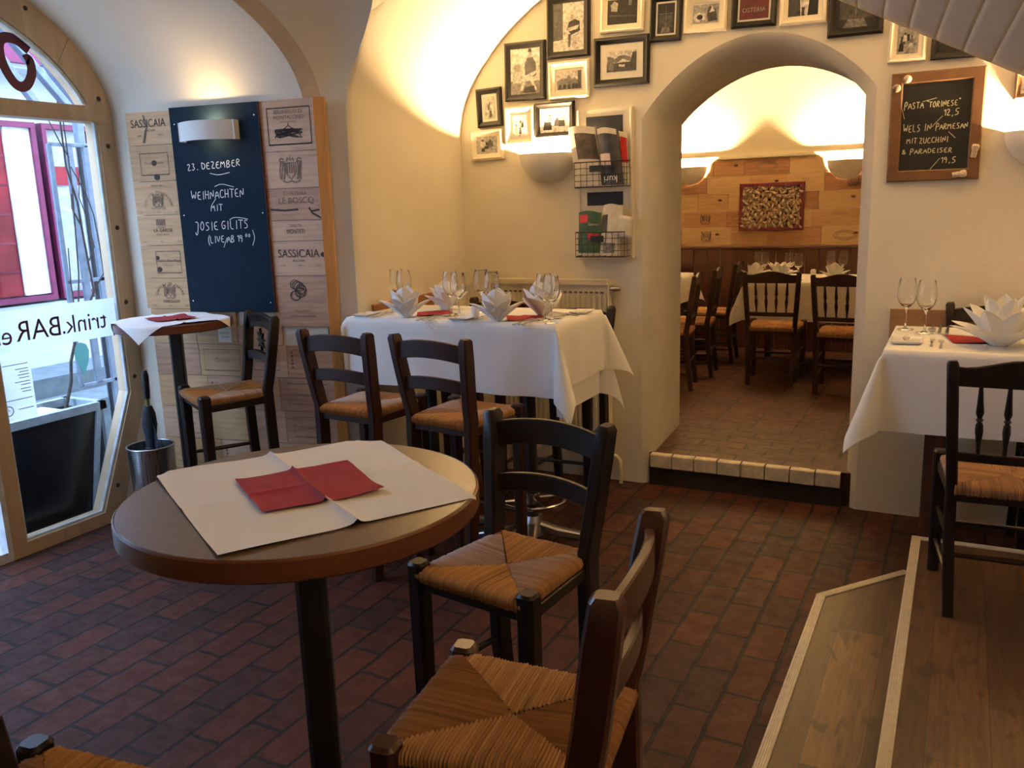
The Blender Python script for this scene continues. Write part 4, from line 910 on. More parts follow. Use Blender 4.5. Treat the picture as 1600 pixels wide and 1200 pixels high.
# band sconce over the blue board
bs = thing('band_sconce', 'curved cream band wall lamp at the top of the blue chalkboard', 'wall lamp', (*on_crate(.442, .030), 2.074), CA)
def bandp(r, off): return [(.165 * u, -(off + r * (1 - u * u * .85))) for u in lin(-1, 1, 20)]
b = MB(); o_, i_ = bandp(.085, .02), bandp(.078, .013)
b.loft([[(x, y, -.047) for x, y in o_], [(x, y, .047) for x, y in o_], [(x * .985, y, .047) for x, y in i_], [(x * .985, y, -.047) for x, y in i_], [(x, y, -.047) for x, y in o_]], cap=False, closed=False); b.box(-.165, -.155, -.04, .013, -.047, .047); b.box(.155, .165, -.04, .013, -.047, .047); b.build('shade', SCONCE, bs, 40)
b = MB(); b.tube([(-.05, -.045, 0), (.05, -.045, 0)], .012, 10); b.build('bulb', bpy.data.materials['warm_bulb'], bs)
def bulb(par, loc, power, rot, size=.08, sy=.03):
    l = bpy.data.lights.new('sconce_light', 'AREA'); l.shape = 'RECTANGLE'; l.size = size; l.size_y = sy; l.energy = power; l.color = SCONCE_COL
    lo = bpy.data.objects.new('sconce_light', l); COL.objects.link(lo); lo.parent = par; lo.location = loc; lo.rotation_euler = rot
bulb(bs, (.03, -.042, .030), SCONCE_W * .024, (PI, 0, 0)); bulb(bs, (.03, -.042, -.030), SCONCE_W * .004, (0, 0, 0))

# ================================================================ pictures on the back wall
def shape_prints(kind, r):
    """grey polygons (x,z in -1..1, tone index) of a plain black and white photograph"""
    if kind == 'sitter': return [([(-1, -1), (1, -1), (1, -.45), (-1, -.4)], 2), ([(-.85, -.5), (-.25, -.5), (-.25, .35), (-.85, .35)], 3), ([(-.75, .0), (-.35, .0), (-.35, .3), (-.75, .3)], 2), ([(0, -.15), (.35, -.3), (.75, -.2), (.72, .35), (.5, .6), (.15, .58), (-.02, .3)], 1), ([(.22, .62), (.42, .62), (.44, .85), (.34, .93), (.22, .86)], 3), ([(.2, .82), (.46, .82), (.42, .96), (.26, .96)], 0), ([(.0, -.2), (.55, -.05), (.75, .0), (.7, -.15), (.1, -.4), (-.2, -.85), (-.38, -.85)], 4), ([(.3, -.3), (.5, -.25), (.8, -.85), (.62, -.88)], 4), ([(-.2, -.95), (.7, -.95), (.6, -.65), (.0, -.7)], 0)]
    if kind == 'doorway': return [([(-1, -.55), (-.35, -.55), (-.35, 1), (-1, 1)], 1), ([(-.35, -.5), (1, -.4), (1, 1), (-.35, 1)], 4), ([(-1, -1), (1, -1), (1, -.45), (-1, -.55)], 4), ([(-.1, -.1), (.2, -.35), (.75, -.2), (.72, .2), (.4, .3), (.05, .2)], 0), ([(.1, .28), (.32, .28), (.3, .5), (.15, .5)], 3), ([(-.05, -.05), (.7, .05), (.6, -.12), (.0, -.2)], 4), ([(.0, -.3), (.2, -.3), (.12, -.85), (-.02, -.85)], 1), ([(.3, -.35), (.6, -.3), (.45, -.85), (.25, -.8)], 3)]
    if kind == 'bridge': return [([(-1, .2), (1, .25), (1, 1), (-1, 1)], 4), ([(-1, -1), (1, -1), (1, -.1), (-1, -.2)], 1), ([(-.95, -.8), (-.55, -.9), (-.5, .35), (-.95, .5)], 2), ([(-.6, .1), (-.1, .55), (.3, .5), (1, .05), (1, -.35), (.6, -.1), (.1, .2), (-.4, -.2)], 2), ([(.55, -.9), (1, -.9), (1, .8), (.75, .8)], 1), ([(-.2, -.5), (.2, -.6), (.25, -.35), (-.15, -.3)], 4)]
    if kind == 'facade': return [([(-1, .0), (1, .1), (1, 1), (-1, 1)], 4), ([(-1, -1), (.75, -1), (.75, -.1), (.45, .25), (.25, .1), (.0, .5), (-.25, .15), (-.6, .2), (-1, -.1)], 2), ([(.72, -1), (1, -1), (1, .95), (.72, .9)], 1)] + [([(x - .11, -.95), (x + .11, -.95), (x + .11, -.55), (x, -.4), (x - .11, -.55)], 0) for x in (-.75, -.4, .0, .35, .6)]
    if kind == 'dark': return [([(-1, -1), (1, -1), (1, 1), (-1, 1)], 0), ([(-.75, .1), (-.35, .05), (-.3, .7), (-.55, .9), (-.8, .6)], 3), ([(.4, .5), (.6, .45), (.62, .9), (.42, .95)], 2), ([(-.9, -.3), (.8, -.45), (.9, -.35), (-.9, -.18)], 1)]
    if kind == 'cup': return [([(-1, -1), (1, -1), (1, 1), (-1, 1)], 3), (ring(-.45, -.35, .5, .55), 4), (ring(-.45, -.35, .36, .4), 5), (ring(-.45, -.35, .24, .28), 0), ([(.2, -.9), (.9, -.8), (.8, .4), (.3, .8), (.1, .2)], 1), ([(.3, .1), (.7, .2), (.5, .8)], 4)]
    if kind == 'street': return [([(-1, -1), (1, -1), (1, 1), (-1, 1)], 4), ([(-1, -1), (-.15, -1), (-.25, .9), (-1, 1)], 1), ([(.3, -1), (1, -1), (1, 1), (.4, .8)], 0), ([(-.1, -1), (.1, -1), (.1, -.2), (-.1, -.2)], 1)]
    if kind == 'window': return [([(-1, -1), (1, -1), (1, 1), (-1, 1)], 0), ([(-.8, -.6), (.8, -.6), (.8, .2), (-.8, .2)], 1), ([(-.8, .28), (.8, .28), (.8, .34), (-.8, .34)], 2), ([(-.03, -.6), (.03, -.6), (.03, .8), (-.03, .8)], 2), ([(-.6, -.95), (.6, -.95), (.4, -.6), (-.4, -.6)], 2)]
    out = [([(-1, -1), (1, -1), (1, 1), (-1, 1)], 3 if kind != 'bright' else 5)]
    for _ in range(7 if kind != 'bright' else 4):
        x, z, s = r.uniform(-.6, .6), r.uniform(-.5, .3), r.uniform(.15, .3); g = r.choice((0, 1, 2, 4)) if kind != 'bright' else r.choice((0, 1, 3))
        out += [([(x - s, z - s * 1.6), (x + s, z - s * 1.6), (x + s * .8, z + s * .6), (x - s * .7, z + s * .7)], g), (ring(x, z + s * 1.0, s * .45, s * .5, n=10), r.choice((1, 3)))]
    return out
def picture(label, x, z, w, h, fm, fw, kind, mat=0, rot=0, seed=0, y=YB, extra=None):
    t = thing('picture_frame', label, 'picture', (x, y, z), group='framed photographs on the back wall', ry=math.radians(-rot))
    b = MB(); prf = [(0, 0), (0, .020), (.30, .026), (.62, .018), (1, .014), (1, 0)]
    rings = []
    for f, d in prf: a, c = w / 2 - fw * f, h / 2 - fw * f; rings.append([(-a, -d, -c), (a, -d, -c), (a, -d, c), (-a, -d, c)])
    b.loft(rings, cap=False); b.build('frame', fm, t, 25)
    iw, ih = w / 2 - fw, h / 2 - fw
    if mat:
        b = MB(); b.box(-iw, iw, -.010, -.002, -ih, ih); b.build('mat', MATBOARD, t, 0); iw -= mat; ih -= mat
    b = MB(); b.box(-iw, iw, -.0115 if mat else -.0110, -.003, -ih, ih, 4 if kind not in ('dark', 'window') else 0)
    for k, (poly, g) in enumerate(shape_prints(kind, random.Random(seed))):
        d = .0120 + k * .00012; b.add([(max(-1, min(1, p[0])) * iw, -d, max(-1, min(1, p[1])) * ih) for p in poly], [tuple(range(len(poly)))], g)
    mats = GREYP if kind != 'sign' else [SEPIA_RED] * 5 + [GREYP[4]]
    p_ = b.build('photo_print', mats, t, 0)
    if extra: text('print_lettering', extra, ih * .55, GREYP[3], t, 0, -ih * .25, .0165)
    return t
K, Wt = BLACKFRAME, WHITEFRAME
picture('black framed photo of a woman in a dark dress on a chair', -2.317, 2.415, .262, .323, K, .036, 'sitter', 0, -1)
picture('tall black framed photo of a sitter by a doorway, topmost left of the back wall', -2.04, 2.625, .26, .325, K, .036, 'doorway', 0, -1)
picture('white framed dark night photo at the top edge, right of the tall black frame', -1.72, 2.665, .251, .205, Wt, .040, 'dark', 0, -2)
picture('wide black framed photo of an arched bridge with a broad mat', -1.727, 2.413, .32, .255, K, .036, 'bridge', .038, -1)
picture('white framed photo of a domed church front', -2.041, 2.343, .252, .204, Wt, .040, 'facade', .012, -.5)
picture('small black framed photo of figures, leftmost of the row over the lamp', -2.562, 2.232, .168, .222, K, .032, 'group', .016, 1.5, 3)
picture('white framed photo paled by painted lamp glare, just left above the half-bowl lamp', -2.363, 2.115, .19, .215, Wt, .030, 'bright', .018, 0, 5)  # near-white print stands in for the lamp's glare on it
picture('black framed photo of a bridge paled by painted lamp glare, directly above the half-bowl lamp', -2.136, 2.130, .25, .198, K, .032, 'bright', 0, 0, 8)  # lamp glare put into the print as a pale ground
picture('small white framed photo of a crowd, lowest at the left of the back wall', -2.587, 2.018, .22, .175, Wt, .038, 'group', 0, 1, 9)
picture('small upright black framed photo left above the arch', -1.476, 2.602, .172, .229, K, .030, 'window', .010, -2, 0)
picture('white framed photo of a coffee cup above the arch', -1.263, 2.60, .226, .182, Wt, .038, 'cup', .008, -2)
picture('black framed dark red sign photo above the crown of the arch', -1.015, 2.60, .225, .19, K, .030, 'sign', .010, -2, 1, extra='OSTERIA')
picture('white framed street photo right above the arch', -.776, 2.58, .223, .18, Wt, .040, 'street', .0, -1)
picture('large black framed dark photo right of the arch crown', -.53, 2.552, .253, .284, K, .034, 'window', 0, -.5)
picture('white framed photo of a person and a dog above the small chalkboard', -.293, 2.368, .165, .203, Wt, .036, 'group', 0, -1, 14)
picture('black framed photo partly hidden by the pleated canopy', -.095, 2.348, .191, .173, K, .030, 'dark', .0, -1)
picture('brown framed picture cut by the right photo edge above the lamp', .243, 2.115, .16, .12, BROWNFRAME, .026, 'bright', 0, 0, 4)

# small chalkboard
sb = thing('menu_board', 'small black chalkboard in a wooden frame right of the arch', 'chalkboard', (-.153, YB, 1.963))
b = MB(); w2_, h2_ = .20, .253
for f in ((0, 0), (1, 0)): pass
rings = [[(-w2_ + i, -d, -h2_ + i * 1.0), (w2_ - i, -d, -h2_ + i), (w2_ - i, -d, h2_ - i), (-w2_ + i, -d, h2_ - i)] for i, d in ((0, 0), (0, .022), (.006, .026), (.046, .024), (.052, .018), (.052, 0))]
b.loft(rings, cap=False); b.build('frame', BROWNFRAME, sb, 25)
b = MB(); b.box(-.15, .15, -.014, -.004, -.203, .203); b.build('board', CHALKBLACK, sb, 0)
def hb(s, x0, x1, z, h, **k): hand(sb, s, x0 + .153, x1 + .153, z - 1.963, h, CHALKY, .0034, .0150, **k)
hb('PASTA', -.292, -.205, 2.048, .030, extra=[[(.155 - .153 - .15, .09), (-.135, .04)]]); hb('"TORINESE"', -.195, -.05, 2.050, .026, extra=[[(-.06, .115), (.0, .128)]]); hb('12,5', -.122, -.05, 2.008, .030, extra=[[(.03, .045), (-.015, -.005), (-.01, .0)]])
hb('WELS', -.290, -.213, 1.940, .034); hb('IN', -.200, -.165, 1.944, .032); hb('PARMESAN', -.150, -.012, 1.945, .026); hb('MIT', -.272, -.225, 1.888, .024); hb('ZUCCHINI', -.218, -.09, 1.886, .026, extra=[[(.09, -.06), (.06, -.03)]])
hb('&', -.292, -.268, 1.838, .022); hb('PARADEISER', -.255, -.07, 1.838, .022); hb('19,5', -.120, -.050, 1.790, .028, extra=[[(.03, -.15), (-.01, -.20)]])
def cork(label, x, z, rot, ball=False, m=CORK_L):
    b = MB()
    if ball: b.sphere((0, 0, 0), .019, 14, 10)
    else: b.lathe([(0, -.030), (.011, -.030), (.0125, -.026), (.0125, .002), (.016, .010), (.017, .022), (.012, .030), (0, .031)], 18)
    o = b.build('champagne_cork' if not ball else 'cork_ball', m, None); o.location = (x, YB - .026 - (.014 if ball else .012), z); o.rotation_euler = (0, math.radians(rot), 0); return tag(o, label, 'cork')
cork('pale round cork at the top left of the small chalkboard frame', -.283, 2.184, 0, True); cork('brown round cork below the pale one on the small chalkboard frame', -.328, 2.146, 0, True, CORK)
cork('upright champagne cork on the right side of the small chalkboard frame', .022, 1.838, 8); cork('champagne cork lying on the bottom of the small chalkboard frame', -.035, 1.735, 82)

# ================================================================ radiator, rests, rack, canopy
t = thing('radiator', 'tall cream panel radiator on the back wall behind the long bar table', 'radiator', (-2.185, YB, 0))
rw = .385
b = MB(); b.box(-rw, rw, -.055, -.012, .12, 1.20)
for k in range(23):
    x = -rw + .02 + k * (2 * rw - .04) / 22; b.bar([(x, -.058, .16), (x, -.058, 1.13)], .018, .014, (1, 0, 0), .3)
b.build('panel', CREAM_PAINT, t, 30)
b = MB(); b.box(-rw - .004, rw + .004, -.070, -.008, 1.19, 1.215)
for k in range(3): b.bar([(-rw, -.066 + k * .022, 1.218), (rw, -.066 + k * .022, 1.218)], .006, .006, (0, 1, 0), .2)
b.box(rw, rw + .005, -.066, -.008, .13, 1.20); b.box(-rw - .005, -rw, -.066, -.008, .13, 1.20); b.build('cover_grille', CREAM_PAINT, t, 30)
b = MB()
for k in range(22):
    x = -rw + .037 + k * (2 * rw - .074) / 21; b.box(x - .009, x + .009, -.0615, -.05, 1.140, 1.150)
b.build('slots', RADK, t, 0)
b = MB(); b.tube([(rw, -.04, 1.165), (rw + .03, -.04, 1.165)], .014, 12); b.tube([(rw + .03, -.04, 1.165), (rw + .07, -.04, 1.165)], [.017, .012], 12); b.tube([(rw + .018, -.04, 1.13), (rw + .018, -.04, 1.185)], .010, 10); b.build('valve', CHROME, t)
b = MB(); b.tube([(rw - .02, -.04, .16), (rw + .04, -.045, .165), (rw + .066, -.05, .14), (rw + .07, -.05, .08), (rw + .07, -.05, 0)], .012, 12); b.build('pipe', CREAM_PAINT, t)
for x in (-.3, .3): b = MB(); b.box(x - .02, x + .02, -.045, 0, 0, .13); b.build('foot', CREAM_PAINT, t, 0)

RESTW = wood('backrest_pine', (.34, .15, .06), (.20, .08, .03), (3, .8, 3), .5, 8)
b = MB(); b.bar([(-2.725, 3.64, 1.09), (-2.750, 4.26, 1.09)], .16, .022, (0, 0, 1), .1); o = b.build('backrest_board', RESTW, None); tag(o, 'brown wooden backrest board on the left wall behind the long bar table', 'backrest')
b = MB(); b.bar([(-.30, YB - .014, .98), (.75, YB - .014, .98)], .215, .024, (0, 0, 1), .06); o = b.build('backrest_board', wood('backrest_oak', (.42, .24, .11), (.28, .14, .06), (.8, 3, 3), .5, 8), None); tag(o, 'wooden backrest board on the back wall behind the right hand table', 'backrest')

rk = thing('newspaper_rack', 'distressed white wall rack with two wire baskets left of the arch', 'newspaper rack', (-1.825, YB, 1.755))
b = MB(); b.box(-.165, .165, -.022, 0, -.415, .415); b.build('backboard', OFFWHITE, rk, 0)
b = MB(); b.bar([(-.158, -.026, -.41), (-.158, -.026, .41)], .012, .008, (1, 0, 0), .2); b.bar([(.158, -.026, -.41), (.158, -.026, .41)], .012, .008, (1, 0, 0), .2); b.build('side_trim', OFFWHITE, rk)
for z0, z1 in ((.27, .375), (-.115, -.04)): b = MB(); b.box(-.11, .108, -.0245, -.021, z0, z1); b.build('slate', DARKSHEET, rk, 0)
def basket(z0, z1, dz):
    b = MB(); w, d0, d1 = .148, -.026, -.115
    for z in (z0, (z0 + z1) / 2, z0 + (z1 - z0) * .25, z0 + (z1 - z0) * .75, z1):
        r = .0032 if z in (z0, z1) else .0017; b.tube([(-w, d0, z), (-w, d1, z), (w, d1, z), (w, d0, z)], r, 6)
    for k in range(9): x = -w + k * 2 * w / 8; b.tube([(x, d1, z1), (x, d1, z0), (x, d0, z0)], .0017, 6)
    for x in (-w, w): b.tube([(x, d0 - .045, z0), (x, d0 - .045, z1)], .0017, 6)
    o = b.build('wire_basket', WIRE, rk); b = MB(); b.box(-.055, .025, d1 - .005, d1 - .003, z1 - .055, z1 - .02); b.build('label_plate', DARKSHEET, o, 0)
basket(-.022 + .01, .125, 0); basket(-.40, -.262, 0)
NEWS = plain('newsprint', (.62, .57, .50), .8, var=.06, nscale=30); NEWSD = plain('dark_cover', (.035, .038, .05), .45, var=.5, nscale=14); NEWSB = plain('dark_photo', (.06, .045, .038), .6, var=.6, nscale=22)
GREENM = plain('green_cover', (.05, .11, .03), .4, var=.3, nscale=10); REDM = plain('red_cover', (.55, .03, .03), .4); SKINM = plain('pinkish_page', (.62, .50, .46), .6)
def paper(label, name, x, z0, z1, w, d, th, m, curl=.0, tilt=0, decor=()):
    b = MB(); n = 12
    def fn(u, v, s): return (w * (u - .5) + tilt * v, -s - curl * math.sin(PI * u) + .012 * v, (z1 - z0) * v + .008 * math.sin(u * 4) * v)
    b.loft([[fn(u, v, th / 2) for u in lin(0, 1, n)] + [fn(u, v, -th / 2) for u in lin(1, 0, n)] for v in lin(0, 1, 8)], 0)
    o = b.build(name, m, None, 40); o.location = (x, YB - d, z0); tag(o, label, name)
    for k, (u0, u1, v0, v1, dm) in enumerate(decor):
        b = MB(); b.grid(lambda u, v: tuple(V(fn(u, v, th / 2)) + V((0, -.0012 - .0004 * k, 0))), lin(u0, u1, 6), lin(v0, v1, 6)); b.build('printed_area', dm, o, 40)
    return o
paper('folded newspaper with a dark photo leaning left out of the upper wire basket', 'newspaper', -1.890, 1.750, 2.075, .165, .075, .022, NEWS, .014, -.055, ((.22, .98, .45, .88, NEWSB),))
o = paper('dark magazine with upside-down white lettering in the upper wire basket', 'magazine', -1.755, 1.750, 2.055, .125, .085, .016, NEWSD, .022, -.035, ((.05, .95, .9, 1.0, NEWS), (.1, .6, .35, .55, SKINM)))
text('masthead', 'kuri', .052, plain('masthead_white', (.75, .74, .72), .6), o, 0, .034, .034, rot=PI)
paper('red and white magazine tucked behind the dark magazine in the upper wire basket', 'magazine', -1.712, 1.760, 2.035, .085, .052, .006, WHITE_PAINT, .004, -.02, ((.55, 1, .4, .9, REDM),))
o = paper('green magazine with a red emblem in the lower wire basket', 'magazine', -1.902, 1.362, 1.605, .135, .075, .008, GREENM, .004, .0, ((.05, .42, .74, .92, REDM), (.4, .95, .35, .5, REDM), (.0, 1, .0, .05, NEWS)))
text('cover_lettering', 'Genuss', .022, SKINM, o, .03, .175, .014)
paper('rolled newspaper leaning right out of the lower wire basket', 'newspaper', -1.775, 1.362, 1.640, .115, .085, .022, NEWS, .024, .02, ((.0, .35, .45, .8, NEWSD), (.2, .8, .05, .25, GREYP[2])))
b = MB(); b.loft([[(.055 * math.cos(a) * (1 - .25 * v), -.03 * math.sin(a), .12 * v) for a in lin(-.4, 3.4, 12)] for v in lin(0, 1, 5)], cap=False, closed=False); o = b.build('newspaper', NEWS, None, 60, solid=.003); o.location = (-1.705, YB - .075, 1.465); o.rotation_euler = (0, .25, 0); tag(o, 'curled loose newspaper sheet at the right of the lower wire basket', 'newspaper')

# pleated canopy hanging into the upper right corner
P0, P1 = V((-.640, 3.42, 2.444)), V((1.25, 3.30, 1.43))
cv = plain('canopy_cream', (.88, .76, .58), .75, var=.02, bs=.1, bscale=200)
b = MB(); N = 22
for k in range(N):
    def fn(u, v, k=k):
        s = (k + u) / N; e = P0.lerp(P1, s)
        up = V((.16 + .35 * s, -.95, .62 - .1 * s))
        bulge = .004 * (1 - (2 * u - 1) ** 2)
        lip = .035 * math.exp(-v / .05)
        p = e + up * v + V((0, .05, 0)) * lip / .035 * (1 if v == 0 else math.exp(-v / .03)) + V((.2, -.4, -.5)) * bulge + V((.0, 0, -.10)) * v * v
        return tuple(p)
    b.grid(fn, lin(0, 1, 6), [0, .015, .03, .06, .12, .25, .5, .8, 1.1])
o = b.build('pleated_canopy', cv, None, 50, solid=.006); tag(o, 'pleated cream canopy hanging in at the upper right corner', 'canopy')

# ================================================================ umbrella stand
t = thing('umbrella_stand', 'perforated steel umbrella bin by the window pier', 'umbrella stand', (-3.755, 3.0, 0))
def perf():
    m, tr, bb_ = nt('perforated_steel'); v = coords(tr, (1, 1, 1))
    vo = tr.nodes.new('ShaderNodeTexVoronoi'); vo.inputs['Scale'].default_value = 95; vo.inputs['Randomness'].default_value = .15; lk(tr, v, vo.inputs['Vector'])
    lk(tr, ramp(tr, vo.outputs['Distance'], [(.25, (.03, .03, .03)), (.36, (.55, .56, .58))]), bb_.inputs['Base Color']); bb_.inputs['Metallic'].default_value = 1; bb_.inputs['Roughness'].default_value = .28; return m
b = MB(); b.lathe([(0, .01), (.100, .01), (.105, .02), (.118, .47), (.114, .47), (.101, .025), (0, .02)], 48); b.build('drum', perf(), t, 40)
b = MB(); b.tube([(.118 * math.cos(a), .118 * math.sin(a), .472) for a in lin(0, 2 * PI, 48)], .005, 8); b.build('rim', STEEL, t)
u = thing('umbrella', 'closed navy umbrella standing in the steel bin', 'umbrella', (-3.757, 3.004, .005))
def up_(z): return V((.004 + .02 * (z - .4), .012 * (z - .4), z))
b = MB(); b.tube([up_(z) for z in (.0, .15, .3, .45, .52, .58, .64, .68)], [.006, .018, .024, .027, .030, .038, .034, .020], 12)
b.grid(lambda p, q: tuple(up_(.36 + .28 * q) + V((.015 + .05 * p * math.sin(PI * q) , -.012 * p, 0))), lin(0, 1, 5), lin(0, 1, 8)); b.build('canopy', UMB, u, 60)
b = MB(); b.tube([up_(.665), up_(.69), up_(.72)], [.012, .010, .011], 10); b.build('ferrule', BRASS, u)
b = MB(); b.tube([up_(.72), up_(.76), up_(.84), up_(.87)], [.015, .017, .018, .012], 12); b.build('handle', PLASTIC, u)
b = MB(); b.tube([up_(.455) + V((.030 * math.cos(a), .030 * math.sin(a), 0)) for a in lin(0, 2 * PI, 16)], .005, 6); b.build('strap', PLASTIC, u)

# ================================================================ lettering and films on the window (seen from behind)
wt = thing('window_banner', 'frosted window band with mirrored dark red lettering', 'window film', (XW + .004, 2.48, 1.126), PI / 2)
b = MB(); b.add([(0, 0, -.103), (.712, 0, -.103), (.712, 0, .103), (0, 0, .103)], [(0, 1, 2, 3)]); b.build('band', FROST, wt, 0)
for s, x, z, sz in (('trink.', .510, -.012, .135), ('BAR', .252, -.012, .145), ('es', .055, -.022, .135)):
    o = text('lettering', s, sz, MAROON, wt, x, z, .003, mirror=True, sx=.95)
b = MB(); gpts = smooth_path([(.40, .045), (.335, .095), (.25, .085), (.245, -.02), (.30, -.13), (.36, -.135), (.405, -.06), (.395, .01), (.372, -.005)], 3); ribbon(b, [(p[0], p[1]) for p in gpts], .048, .004)
o = b.build('window_letter', MAROON, None, 0); o.location = (XW, 2.49, 2.435); o.rotation_euler = (0, 0, PI / 2); tag(o, 'dark red curved letter stuck on the arched top light', 'window lettering')
po_ = thing('opening_hours_sheet', 'white paper sheet with faint lines and a clock sign on the window pane', 'poster', (XW + .004, 2.575, .835), PI / 2)
b = MB(); b.add([(-.10, 0, -.150), (.085, 0, -.150), (.085, 0, .155), (-.10, 0, .155)], [(0, 1, 2, 3)]); b.build('paper', PAPERFILM, po_, 0)
GREYINK = plain('grey_ink', (.26, .32, .42), .8); b = MB()
for k, (z, x0) in enumerate(((.125, -.06), (.10, .0), (.085, .02), (.07, .01), (.055, .015), (.035, -.01), (.02, .02), (.0, .015), (-.015, .02), (-.05, -.09), (-.10, -.01))): b.box(x0, .07, -.0025, -.002, z - .002, z + .002)
ribbon(b, ring(-.062, -.10, .024, .024), .005, .003); ribbon(b, [(-.062, -.10), (-.062, -.085)], .003, .003); ribbon(b, [(-.062, -.10), (-.052, -.095)], .003, .003); b.build('print', GREYINK, po_, 0)
b = MB(); b.prism([(.0, -.09), (.035, -.01), (.044, .04), (.03, .078), (.0, .09), (-.03, .078), (-.044, .04), (-.035, -.01)], -.004, -.001); o = b.build('drop_ornament', LEAFFILM, None, 0); o.location = (XW + .005, 2.95, .925); o.rotation_euler = (0, 0, PI / 2); tag(o, 'green drop-shaped ornament stuck on the window pane below the lettered band', 'ornament')

# ================================================================ outside the window
OUTW = plain('pale_render', (.55, .60, .63), .9, var=.05, nscale=4); MAG = plain('magenta_paint', (.16, .012, .055), .5); REDC = plain('red_display', (.50, .035, .05), .7, var=.25, nscale=3); PINKC = plain('pink_display', (.55, .12, .16), .7, var=.2, nscale=5)
GALV = plain('grey_metal', (.20, .25, .32), .5, .3); DKPIPE = plain('black_pipe', (.012, .012, .014), .5); STONE = plain('grey_stone', (.13, .16, .17), .9, var=.12, nscale=12); WHT = plain('bright_white', (.72, .74, .76), .6)
b = MB(); b.box(-12, -4.26, -4, 12, -.12, -.02); struct(b, 'floor_street', STONE, 0)
XO = -6.2
b = MB(); b.box(XO - .3, XO, -4, 12, 2.75, 3.0); b.box(XO - .3, XO, -4, 12, 0, 1.04); b.box(XO - .3, XO, 4.75, 12, 1.0, 2.8); b.box(XO - .3, XO - .25, -4, 12, 0, 3.0); b.box(XO - .3, XO, -4, 2.6, 1.0, 2.8); struct(b, 'wall_facade', OUTW, 0)
b = MB(); b.box(XO + .003, XO + .06, 2.6, 6.5, 2.78, 3.1); o = b.build('shop_fascia', plain('magenta_sign', (.20, .018, .075), .5), None, 0); tag(o, 'magenta fascia board over the shop window across the lane', 'fascia')
sw = thing('shop_window', 'white shop window with magenta frames and red display across the lane', 'shop window', (XO, 3.6, 1.06), PI / 2)
b = MB()
for x0, x1 in ((-1.0, .665), (.715, 1.15)):
    for a_ in (x0, x1 - .035): b.box(a_, a_ + .035, -.028, .048, .04, 1.27)
    b.box(x0, x1, -.03, .05, 0, .04); b.box(x0, x1, -.03, .05, 1.27, 1.31)
b.build('frame', MAG, sw, 0)
b = MB(); b.box(-1.0, .43, .03, .12, .05, 1.28); b.build('red_display', REDC, sw, 0)
b = MB()
for k in range(5): b.box(-1.0, .42, .02, .03, .22 + k * .21, .235 + k * .21)
b.build('shelf_lines', PINKC, sw, 0)
b = MB(); b.box(.43, .64, .0, .12, .05, 1.28); b.build('white_pillar', WHT, sw, 0)
b = MB(); b.box(.72, 1.13, .06, .12, .04, 1.28); b.build('white_blind', WHT, sw, 0)
b = MB(); b.box(.82, 1.02, .03, .055, .86, 1.0); b.build('red_poster', REDC, sw, 0)
b = MB(); b.add([(-1.0, .02, .0), (1.15, .02, 0), (1.15, .02, 1.3), (-1.0, .02, 1.3)], [(0, 1, 2, 3)]); b.build('pane', PANE, sw, 0)
b = MB(); b.box(XO, XO + .9, 2.0, 8, -.02, .42); b.box(XO, XO + .5, 2.0, 8, .42, .56); struct(b, 'wall_kerb_ledge', STONE, 0)
gt = thing('metal_gate', 'grey metal lattice gate leaning open outside the window', 'gate', (-4.62, 3.26, .68), PI / 2)
b = MB()
for x in (0, .225): b.bar([(x, 0, 0), (x, 0, 1.40)], .026 if x == 0 else .034, .02, (1, 0, 0), .1)
for z in (0, .62, 1.40): b.bar([(0, 0, z), (.25, 0, z)], .022, .02, (0, 0, 1), .1)
b.bar([(.225, 0, -.70), (.225, 0, 0)], .034, .02, (1, 0, 0), .1); b.bar([(.12, 0, 0), (.12, 0, 1.4)], .045, .02, (1, 0, 0), .1); b.build('lattice', GALV, gt)
b = MB(); b.tube([(-4.75, 3.585, -.1), (-4.75, 3.585, 2.10)], .045, 14); o = b.build('drainpipe', DKPIPE, None); tag(o, 'black post standing behind the metal gate outside', 'post')
vn = thing('vine', 'bare climbing vine stems growing from the planter outside', 'vine', (-4.5, 3.0, .5))
VB = plain('vine_bark', (.055, .042, .036), .8, var=.25, nscale=60, bs=.4)
stems = [([(3.02, .5), (3.06, .62), (3.12, .74), (3.13, .86), (3.17, .98)], .020), ([(3.17, .98), (3.22, 1.18), (3.26, 1.35), (3.27, 1.62), (3.28, 1.85), (3.29, 2.25)], .009), ([(3.17, .98), (3.33, 1.24), (3.33, 1.42), (3.31, 1.62), (3.30, 1.75), (3.27, 1.95), (3.265, 2.3)], .013), ([(3.33, 1.24), (3.41, 1.34), (3.42, 1.5), (3.40, 1.68), (3.36, 1.80), (3.30, 1.95)], .008), ([(3.20, 1.05), (3.19, 1.3), (3.215, 1.5)], .007), ([(3.31, 1.62), (3.26, 1.72), (3.28, 1.80)], .008), ([(3.29, 2.0), (3.24, 2.08), (3.20, 2.2)], .007), ([(3.42, 1.5), (3.47, 1.58), (3.46, 1.72)], .006), ([(3.33, 1.42), (3.37, 1.5), (3.36, 1.66), (3.32, 1.78), (3.34, 1.95)], .007)]
for pts, r in stems:
    b = MB(); q = [(0 + .01 * math.sin(i * 2.1), y - 3.0, z - .5) for i, (y, z) in enumerate(pts)]; rr_ = [r * .55 * (1 - .35 * i / len(q)) for i in range(len(q))]
    b.tube(q, rr_, 8); b.build('stem', VB, vn)
pl = thing('planter_box', 'dark planter trough with pale rim right outside the window', 'planter', (-4.44, 2.83, 0), PI / 2)
b = MB(); b.prism([(-.36, -.02), (.165, -.02), (.275, .60), (-.36, .60)], -.15, -.14); b.build('front_panel', plain('black_panel', (.008, .008, .010), .25), pl, 0)
